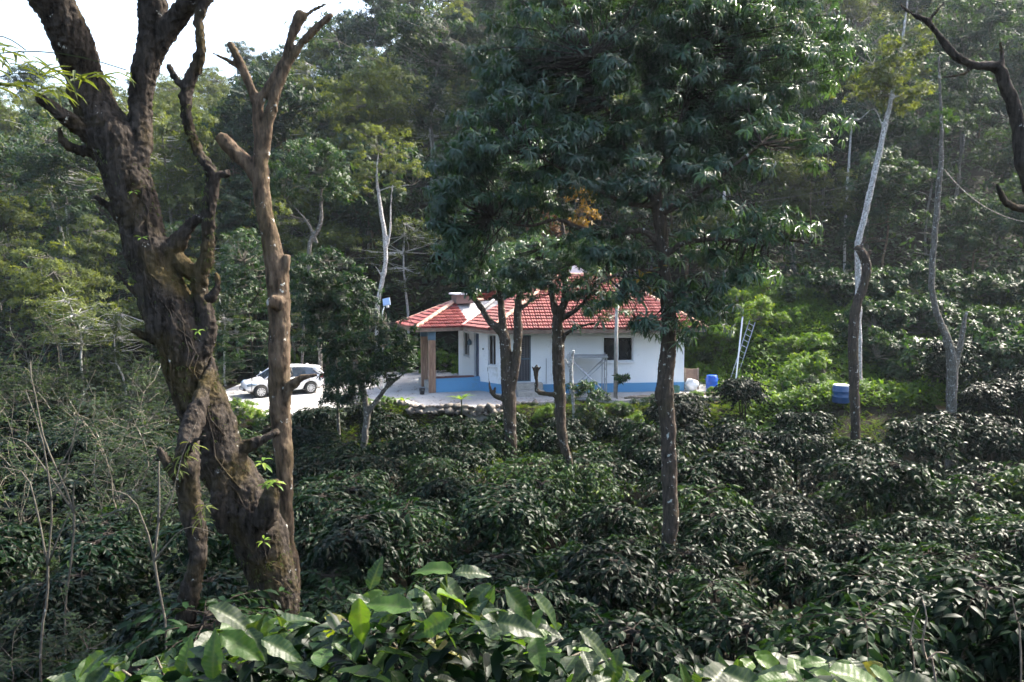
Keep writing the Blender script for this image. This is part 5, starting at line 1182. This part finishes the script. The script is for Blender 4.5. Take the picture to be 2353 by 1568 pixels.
# shrubs behind the house and the yard
for j, x in enumerate(np.arange(-19, 9.5, 1.45)):
    place('yard_back_shrub', bv[j % 3] if j % 4 else bvg[j % 3], x, 44.6+rng.uniform(-.4, .6)+(1.6 if x > -3 else 0), rng.uniform(1.1, 1.7), 'leafy shrub closing the back of the yard, %s from left' % ordn(j), 'shrub', 'shrubs along the back of the yard', rng.uniform(0, 6))
for j, (x, y, s_) in enumerate([(-4.6, 42.2, 1.1), (-3.4, 42.6, 1.2), (-5.8, 42.6, 1.0), (-2.5, 41.9, 1.0)]):
    place('clipped_shrub', bvg[j % 3], x, y, s_, 'bright green shrub seen through the porch, %s from left' % ordn([2, 3, 1, 4][j]-1 if False else sorted([-4.6, -3.4, -5.8, -2.5]).index(x)), 'shrub', 'bright shrubs behind the porch', j)
# weeds along the yard front
for j, (u, v, d, s_, g_) in enumerate([(552, 955, 31.6, .9, 1), (590, 960, 31.5, .8, 1), (520, 945, 31.8, .9, 1), (620, 965, 31.3, .7, 0), (690, 965, 31.2, .7, 0), (1235, 965, 31.5, .5, 1), (1215, 985, 30.6, .5, 1), (1430, 965, 31.6, .6, 0), (1400, 985, 31.0, .6, 1), (1460, 975, 31.2, .6, 1), (1250, 1000, 30.0, .55, 0), (1590, 950, 32.6, .6, 1), (1640, 935, 33, .6, 1), (1690, 935, 33, .7, 0), (1500, 985, 31, .6, 1), (1120, 985, 30.2, .4, 0), (1350, 1000, 30, .6, 0), (1725, 925, 33, .8, 1)]):
    p = P(u, v, d); place('weed_clump', (bvg if g_ else bv)[j % 3], p.x, d, s_, ('bright' if g_ else 'dark')+' leafy weed clump at the yard front, %s in order' % ordn(j), 'weed clump', 'weed clumps along the yard front', j)['label'] = ('bright' if g_ else 'dark')+' leafy weed clump %s' % {0: 'under the car bonnet', 1: 'below the front car wheel', 2: 'left of the car, by the leaning trunk', 3: 'just left of the pruned trunk, below the yard', 4: 'just right of the pruned trunk, below the yard', 5: 'at the foot of the front step', 6: 'between left and middle mango trunks', 7: 'below the concrete post', 8: 'low before the lopped shrub', 9: 'left of the timber poles', 10: 'at the foot of the middle mango', 11: 'right of the thickest mango trunk at yard level', 12: 'below the blue drum', 13: 'right of and below the blue drum', 14: 'left of the thickest mango trunk', 15: 'at the foot of the left mango', 16: 'right of the middle mango trunk', 17: 'at the foot of the green bank'}[j]
for j, (u, v, d, s_, lab) in enumerate([(1790, 930, 28.5, 1.15, 'tall dark bush humped above the coffee left of the blue tub'), (1745, 935, 29, .95, 'lower bush beside the tall humped one'), (225, 1080, 14, 1.0, 'green leafy bush deep in the left thicket'), (300, 1000, 17, 1.1, 'green leafy bush just left of the leaning trunk'), (270, 880, 24, 1.3, 'taller green bush behind the left thicket'), (60, 1150, 12, .9, 'green leafy bush near the left edge'), (350, 880, 25, 1.2, 'green bush half hidden by the leaning trunk')]):
    p = P(u, v, d); place('leafy_bush', bv[j % 3], p.x, d, s_*1.5, lab, 'bush', None, j)
def yard_litter():
    rs = np.random.RandomState(77); c = []
    while len(c) < 700:
        x, y = rs.uniform(-14, 11), rs.uniform(32.3, 43)
        if y < yard_front(x)+.1 or (-2.7 < x < 8.3 and y > 34.6) or rs.uniform() > .35+.65*(y < yard_front(x)+1.2): continue
        c.append((x, y, yard_z(x)+.035))
    c = np.array(c); lv = whorls(c, np.tile([[0, 0, 1.]], (len(c), 1)), 2, .13, .06, rs, .05, .1); leaf_obj(lv, 'fallen_leaves', M_['autumn'], None, 1)
yard_litter()
rw2 = random.Random(31)
for j in range(16):
    x = -5.8+j*.78+rw2.uniform(-.25, .25); yv = yard_front(x)-rw2.uniform(.5, 1.5)
    place('bank_weed', (bvg if rw2.random() < .4 else bv)[j % 3], x, yv, rw2.uniform(.30, .55), 'small leafy weed on the bank below the yard edge, %s from left' % ordn(j), 'weed', 'small weeds below the yard edge', j)
# autumn and yellow shrubs seen under the mango crown
for j, (x, y, h, m_, lab) in enumerate([(P(1335, 480, 42).x, 42, P(1335, 480, 42).z, 'yellow', 'yellow leaved crown glowing through the gap in the mango'), (P(1255, 510, 44).x, 44, P(1255, 510, 44).z, 'autumn', 'rust coloured crown left of the yellow one')]):
    rs = np.random.RandomState(600+j); T = empty('small_tree', (x, y, ground(x, y)), lab, 'tree')
    z0 = ground(x, y); blobs = [((rs.normal(0, .4), rs.normal(0, .4), h-z0+rs.uniform(-.7, .7)), (.7, .7, .6)) for _ in range(4)]
    lv, tm = clumped(blobs, 30, 6, .35, rs, 7, .2, .08, [Vector((0, 0, h-z0-1.5)), Vector((0, 0, h-z0-.5))], .02)
    leaf_obj(lv, 'foliage', M_[m_], T, 1); tm.tube([(0, 0, -.3), (.1, 0, (h-z0)*.5), (0, 0, h-z0)], [.1, .08, .04], 7); tm.build('trunk', M_['bark_pale'], T)
# undergrowth: countless leaves over bank and hillside
rs = np.random.RandomState(9)
def scatter(n, xr, yr, hz, L, W, name, m_, keep=None, droop=.2, nl=4, up=1.0):
    c = []
    while len(c) < n:
        y = rs.uniform(*yr); x = rs.uniform(xr[0], xr[1])*(y if xr[2] else 1)
        if keep and not keep(x, y): continue
        c.append((x, y, ground(x, y)+abs(rs.normal(0, hz))))
    c = np.array(c); ax = nrm(np.array([[0, -.15, up]])+rs.normal(0, .45, (n, 3))); lv = whorls(c, ax, nl, L, W, rs, droop, .5)
    o = leaf_obj(lv, name, m_, None, 1); return o
scatter(26000, (-.72, .72, True), (45.5, 128), 1.5, .55, .22, 'undergrowth', M_['dense'])
scatter(22000, (9.4, 27, False), (31.0, 47), .2, .22, .085, 'ground_cover', M_['green'], nl=5)
scatter(9000, (9.0, 27, False), (29.0, 46), .06, .26, .014, 'grass', M_['grass'], nl=6, droop=-.2, up=1.5)
scatter(5000, (-7.5, 9.4, False), (29.2, 32.5), .05, .24, .014, 'bank_grass', M_['grass'], lambda x, y: y < yard_front(x)-.15, nl=6, droop=-.1, up=1.5)
scatter(5000, (-.68, .68, True), (5, 31.5), .12, .18, .06, 'leaf_litter', M_['dense'], lambda x, y: y < 29.5 or x < -7 or x > 10)
scatter(7000, (-30, -13.5, False), (30, 47), .4, .2, .07, 'thicket_floor', M_['thicket'], lambda x, y: x < -15.5 or y > 44.5)
# wires
for k, (a, b, s_, lab) in enumerate((((2170, 390, 27.5), (2420, 515, 20), .5, 'slack pale wire running from the bare trunk to the right edge'), ((1700, 470, 40), (2380, 320, 36), .3, 'thin wire crossing behind the white blotched trunk'))):
    a, b = P(*a), P(*b); o = empty('overhead_wire', a, lab, 'wire'); pts = [a.lerp(b, t)-Vector((0, 0, s_*4*t*(1-t))) for t in np.linspace(0, 1, 16)]; sub(MB().tube(pts, .014, 4), 'strand', M_['bark_pale'], o)

# ================================================================ FOREGROUND COFFEE PLANTS: every big leaf is an object
FLv = [single_leaf(.17, .085, 'leaf', 40, 4, [.011, .015, .008][k % 3], .09, k, .16+.10*(k % 3)) for k in range(6)]
def fl_b(n):
    a = nd(n, 'ShaderNodeAttribute', attribute_name='tone'); oi = nd(n, 'ShaderNodeObjectInfo')
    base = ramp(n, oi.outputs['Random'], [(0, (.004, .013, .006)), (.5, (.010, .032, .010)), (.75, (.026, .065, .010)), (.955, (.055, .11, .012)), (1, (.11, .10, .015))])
    f = ramp(n, a.outputs['Fac'], [(.5, (0, 0, 0)), (1, (.55, .55, .55))]); col = mixc(n, f, base, (.07, .10, .035))
    col = mixc(n, ramp(n, noise(n, 22, 5), [(.5, (0, 0, 0)), (.75, (.5, .5, .5))]), col, (.035, .045, .015))
    p = bsdf(n, col, .44, .26); bump(n, p, noise(n, 60, 3), .25, .004); t = nd(n, 'ShaderNodeBsdfTranslucent'); g = n.nodes.new('ShaderNodeMix'); g.data_type = 'RGBA'; g.blend_type = 'MULTIPLY'; g.inputs[0].default_value = 1
    n.links.new(col, g.inputs[6]); g.inputs[7].default_value = (2.6, 2.4, .7, 1); n.links.new(g.outputs[2], t.inputs[0])
    mx = nd(n, 'ShaderNodeMixShader'); mx.inputs[0].default_value = .34; n.links.new(p.outputs[0], mx.inputs[1]); n.links.new(t.outputs[0], mx.inputs[2]); return mx.outputs[0]
M_['fore'] = mat('large_coffee_leaf', fl_b)
for me in FLv: me.materials.append(M_['fore'])
def fore_plant(lab, prof, dr, n, seed, base_u, Ls=(.8, 1.25), top_d=0):
    r_ = random.Random(seed); rs = np.random.RandomState(seed); us = [p[0] for p in prof]; vs = [p[1] for p in prof]
    bd = sum(dr)/2; b = P(base_u, 1900, bd); b.z = ground(b.x, bd); T = empty('coffee_plant', b, lab, 'coffee plant', 'large leaved coffee plants closest to the viewer')
    mb = MB(); nodes = []
    for k in range(max(5, n//16)):
        u = r_.uniform(us[0], us[-1]); vt = np.interp(u, us, vs); d = r_.uniform(*dr); tipp = P(u, vt+r_.uniform(10, 60), d); mid = P((u+base_u)/2, max(vt+140, 1560), (d+bd)/2)
        pts = [b+Vector((r_.uniform(-.1, .1), r_.uniform(-.1, .1), -.1)), b.lerp(mid, .6)+Vector((r_.uniform(-.1, .1), 0, 0)), mid, mid.lerp(tipp, .5)+Vector((0, 0, .05)), tipp]
        mb.tube(pts, [.016, .012, .008, .006, .004], 5); nodes.append(pts)
    sub(mb, 'stems', M_['twig'], T, True)
    k = 0
    while k < n:
        u = r_.uniform(us[0], us[-1]); vt = np.interp(u, us, vs); q = r_.random()**1.35; v = vt+18+q*250; d = r_.uniform(*dr)-.25*q
        if v > 1640: continue
        c = P(u, v, d); az = r_.uniform(0, 6.28); D = Vector((math.cos(az), math.sin(az), r_.uniform(-.75, .2))).normalized()
        if r_.random() < .04: D = Vector((math.cos(az)*.3, math.sin(az)*.3, 1)).normalized()
        s_ = D.cross(Vector((r_.uniform(-.4, .4), r_.uniform(-.6, .25), 1))).normalized(); nn = s_.cross(D)
        M = Matrix((D, nn.cross(D), nn)).transposed().to_4x4(); M.translation = c-b-D*.06
        link('leaf', FLv[k % 6], T, M=M @ Matrix.Scale(r_.uniform(*Ls), 4)); k += 1
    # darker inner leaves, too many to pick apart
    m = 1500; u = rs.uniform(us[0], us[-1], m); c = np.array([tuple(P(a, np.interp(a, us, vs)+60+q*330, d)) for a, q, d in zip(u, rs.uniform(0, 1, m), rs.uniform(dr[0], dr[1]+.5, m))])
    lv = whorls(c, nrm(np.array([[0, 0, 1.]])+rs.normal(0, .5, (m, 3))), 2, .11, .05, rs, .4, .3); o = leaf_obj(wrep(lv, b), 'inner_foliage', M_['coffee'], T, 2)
    return T
fore_plant('broad leaved coffee plant filling the bottom centre, tallest of the nearest plants', [(690, 1440), (760, 1385), (860, 1350), (1000, 1330), (1100, 1340), (1180, 1390), (1280, 1430), (1380, 1490), (1480, 1550)], (2.4, 3.4), 250, 1, 1080, (.5, 1.0))
fore_plant('coffee plant left of the tallest one, under the leaning tree foot', [(70, 1570), (230, 1510), (340, 1500), (460, 1490), (500, 1420), (600, 1410), (720, 1400)], (2.5, 3.4), 185, 2, 420, (.5, 1.0))
fore_plant('bright young coffee plant peeping in at the bottom right', [(1550, 1560), (1640, 1530), (1750, 1510), (1830, 1490), (1900, 1515), (2040, 1530), (2150, 1560)], (2.0, 2.6), 90, 3, 1850, (.6, 1.0))
# hand placed showpiece leaves of the middle plant
def show(T_, u, v, d, du, dv, dd, face, s_, k):
    b = T_.location; c = P(u, v, d); e = P(u+du, v+dv, d+dd); D = (e-c).normalized(); N = Vector(face).normalized(); s2 = D.cross(N).normalized(); nn = s2.cross(D)
    M = Matrix((D, nn.cross(D), nn)).transposed().to_4x4(); M.translation = c-b; o = link('leaf', FLv[k], T_, M=M @ Matrix.Scale(s_*.86, 4)); return o
Tm = next(o for o in C.objects if o.name == 'coffee_plant'); Tl = bpy.data.objects['coffee_plant.001']; Tr = bpy.data.objects['coffee_plant.002']
for a in ((825, 1375, 2.35, 5, 90, -.02, (0, -1, .35), 1.0, 0), (1045, 1318, 2.5, 90, -8, .02, (0, -.55, 1), .85, 1), (1040, 1315, 2.5, -100, -25, .05, (0, -.35, 1), 1.05, 2), (1160, 1352, 2.4, 80, 90, 0, (.6, -.8, .4), 1.05, 3), (1225, 1370, 2.4, 90, 80, .03, (.4, -.4, 1), 1.1, 4),
          (1140, 1430, 2.3, 110, 15, -.03, (0, -.75, 1), 1.0, 5), (950, 1400, 2.35, -90, -18, .03, (0, -.45, 1), 1.15, 0), (1040, 1415, 2.3, -80, 40, -.02, (0, -.9, .7), .95, 1), (1010, 1330, 2.45, 85, 70, 0, (.3, -.4, 1), 1.05, 2), (850, 1355, 2.45, 20, -60, .02, (-.2, -1, .3), .75, 3), (1330, 1450, 2.3, 95, 70, 0, (.3, -.5, 1), 1.0, 4)): show(Tm, *a)
for a in ((490, 1560, 2.3, -5, -105, 0, (.1, -1, .2), .95, 5), (505, 1455, 2.35, 95, 55, 0, (.1, -.8, .8), 1.1, 0), (600, 1470, 2.35, 110, 45, 0, (0, -.6, 1), 1.0, 1), (480, 1395, 2.6, 110, 40, 0, (0, -.4, 1), 1.2, 2), (240, 1500, 2.5, -80, 60, 0, (-.3, -.6, .8), .9, 3)): show(Tl, *a)
for a in ((1905, 1545, 1.75, 150, 20, 0, (0, -.2, 1), 1.1, 4), (1840, 1530, 2.1, 60, -20, 0, (0, -.4, 1), .6, 5), (1580, 1590, 2.1, -8, -50, 0, (1, -1, .2), .6, 0)): show(Tr, *a)
# bamboo sprig hanging in from the upper left
b = P(-60, 130, 4.2); T = empty('bamboo_spray', b, 'blurred bamboo leaves hanging in at the upper left', 'bamboo'); rs = np.random.RandomState(4); mb = MB(); cs = []
for (a, e, n_) in (((-60, 130, 4.2), (290, 165, 4.2), 9), ((-60, 200, 4.3), (150, 190, 4.3), 8), ((-60, 100, 4.2), (60, 120, 4.3), 5)):
    a, e = P(*a), P(*e); pts = [a.lerp(e, t)+Vector((0, 0, .06*math.sin(t*3))) for t in np.linspace(0, 1, 8)]; mb.tube([p-b for p in pts], .003, 4)
    for t in np.linspace(.1, 1, n_): cs.append(tuple(a.lerp(e, t)))
mb.build('cane', M_['olive'], T); c = np.array(cs)
lv = whorls(c, np.tile([[.3, -.2, 1]], (len(c), 1)), 4, .17, .018, rs, .35, .3); leaf_obj(wrep(lv, b), 'foliage', M_['olive'], T, 2)

# ================================================================ HAZE
hz = MB().box(-175, 175, -40, 215, -30, 92)
def vol(n):
    v = nd(n, 'ShaderNodeVolumePrincipled'); v.inputs['Color'].default_value = (.74, .86, 1, 1); v.inputs['Density'].default_value = HAZE_D; v.inputs['Anisotropy'].default_value = .35; return v
HAZE_D = .00019
hm = bpy.data.materials.new('haze'); hm.use_nodes = True; n = hm.node_tree; n.nodes.clear(); out = n.nodes.new('ShaderNodeOutputMaterial'); n.links.new(vol(n).outputs[0], out.inputs['Volume'])
tag(hz.build('haze', hm), kind='stuff')
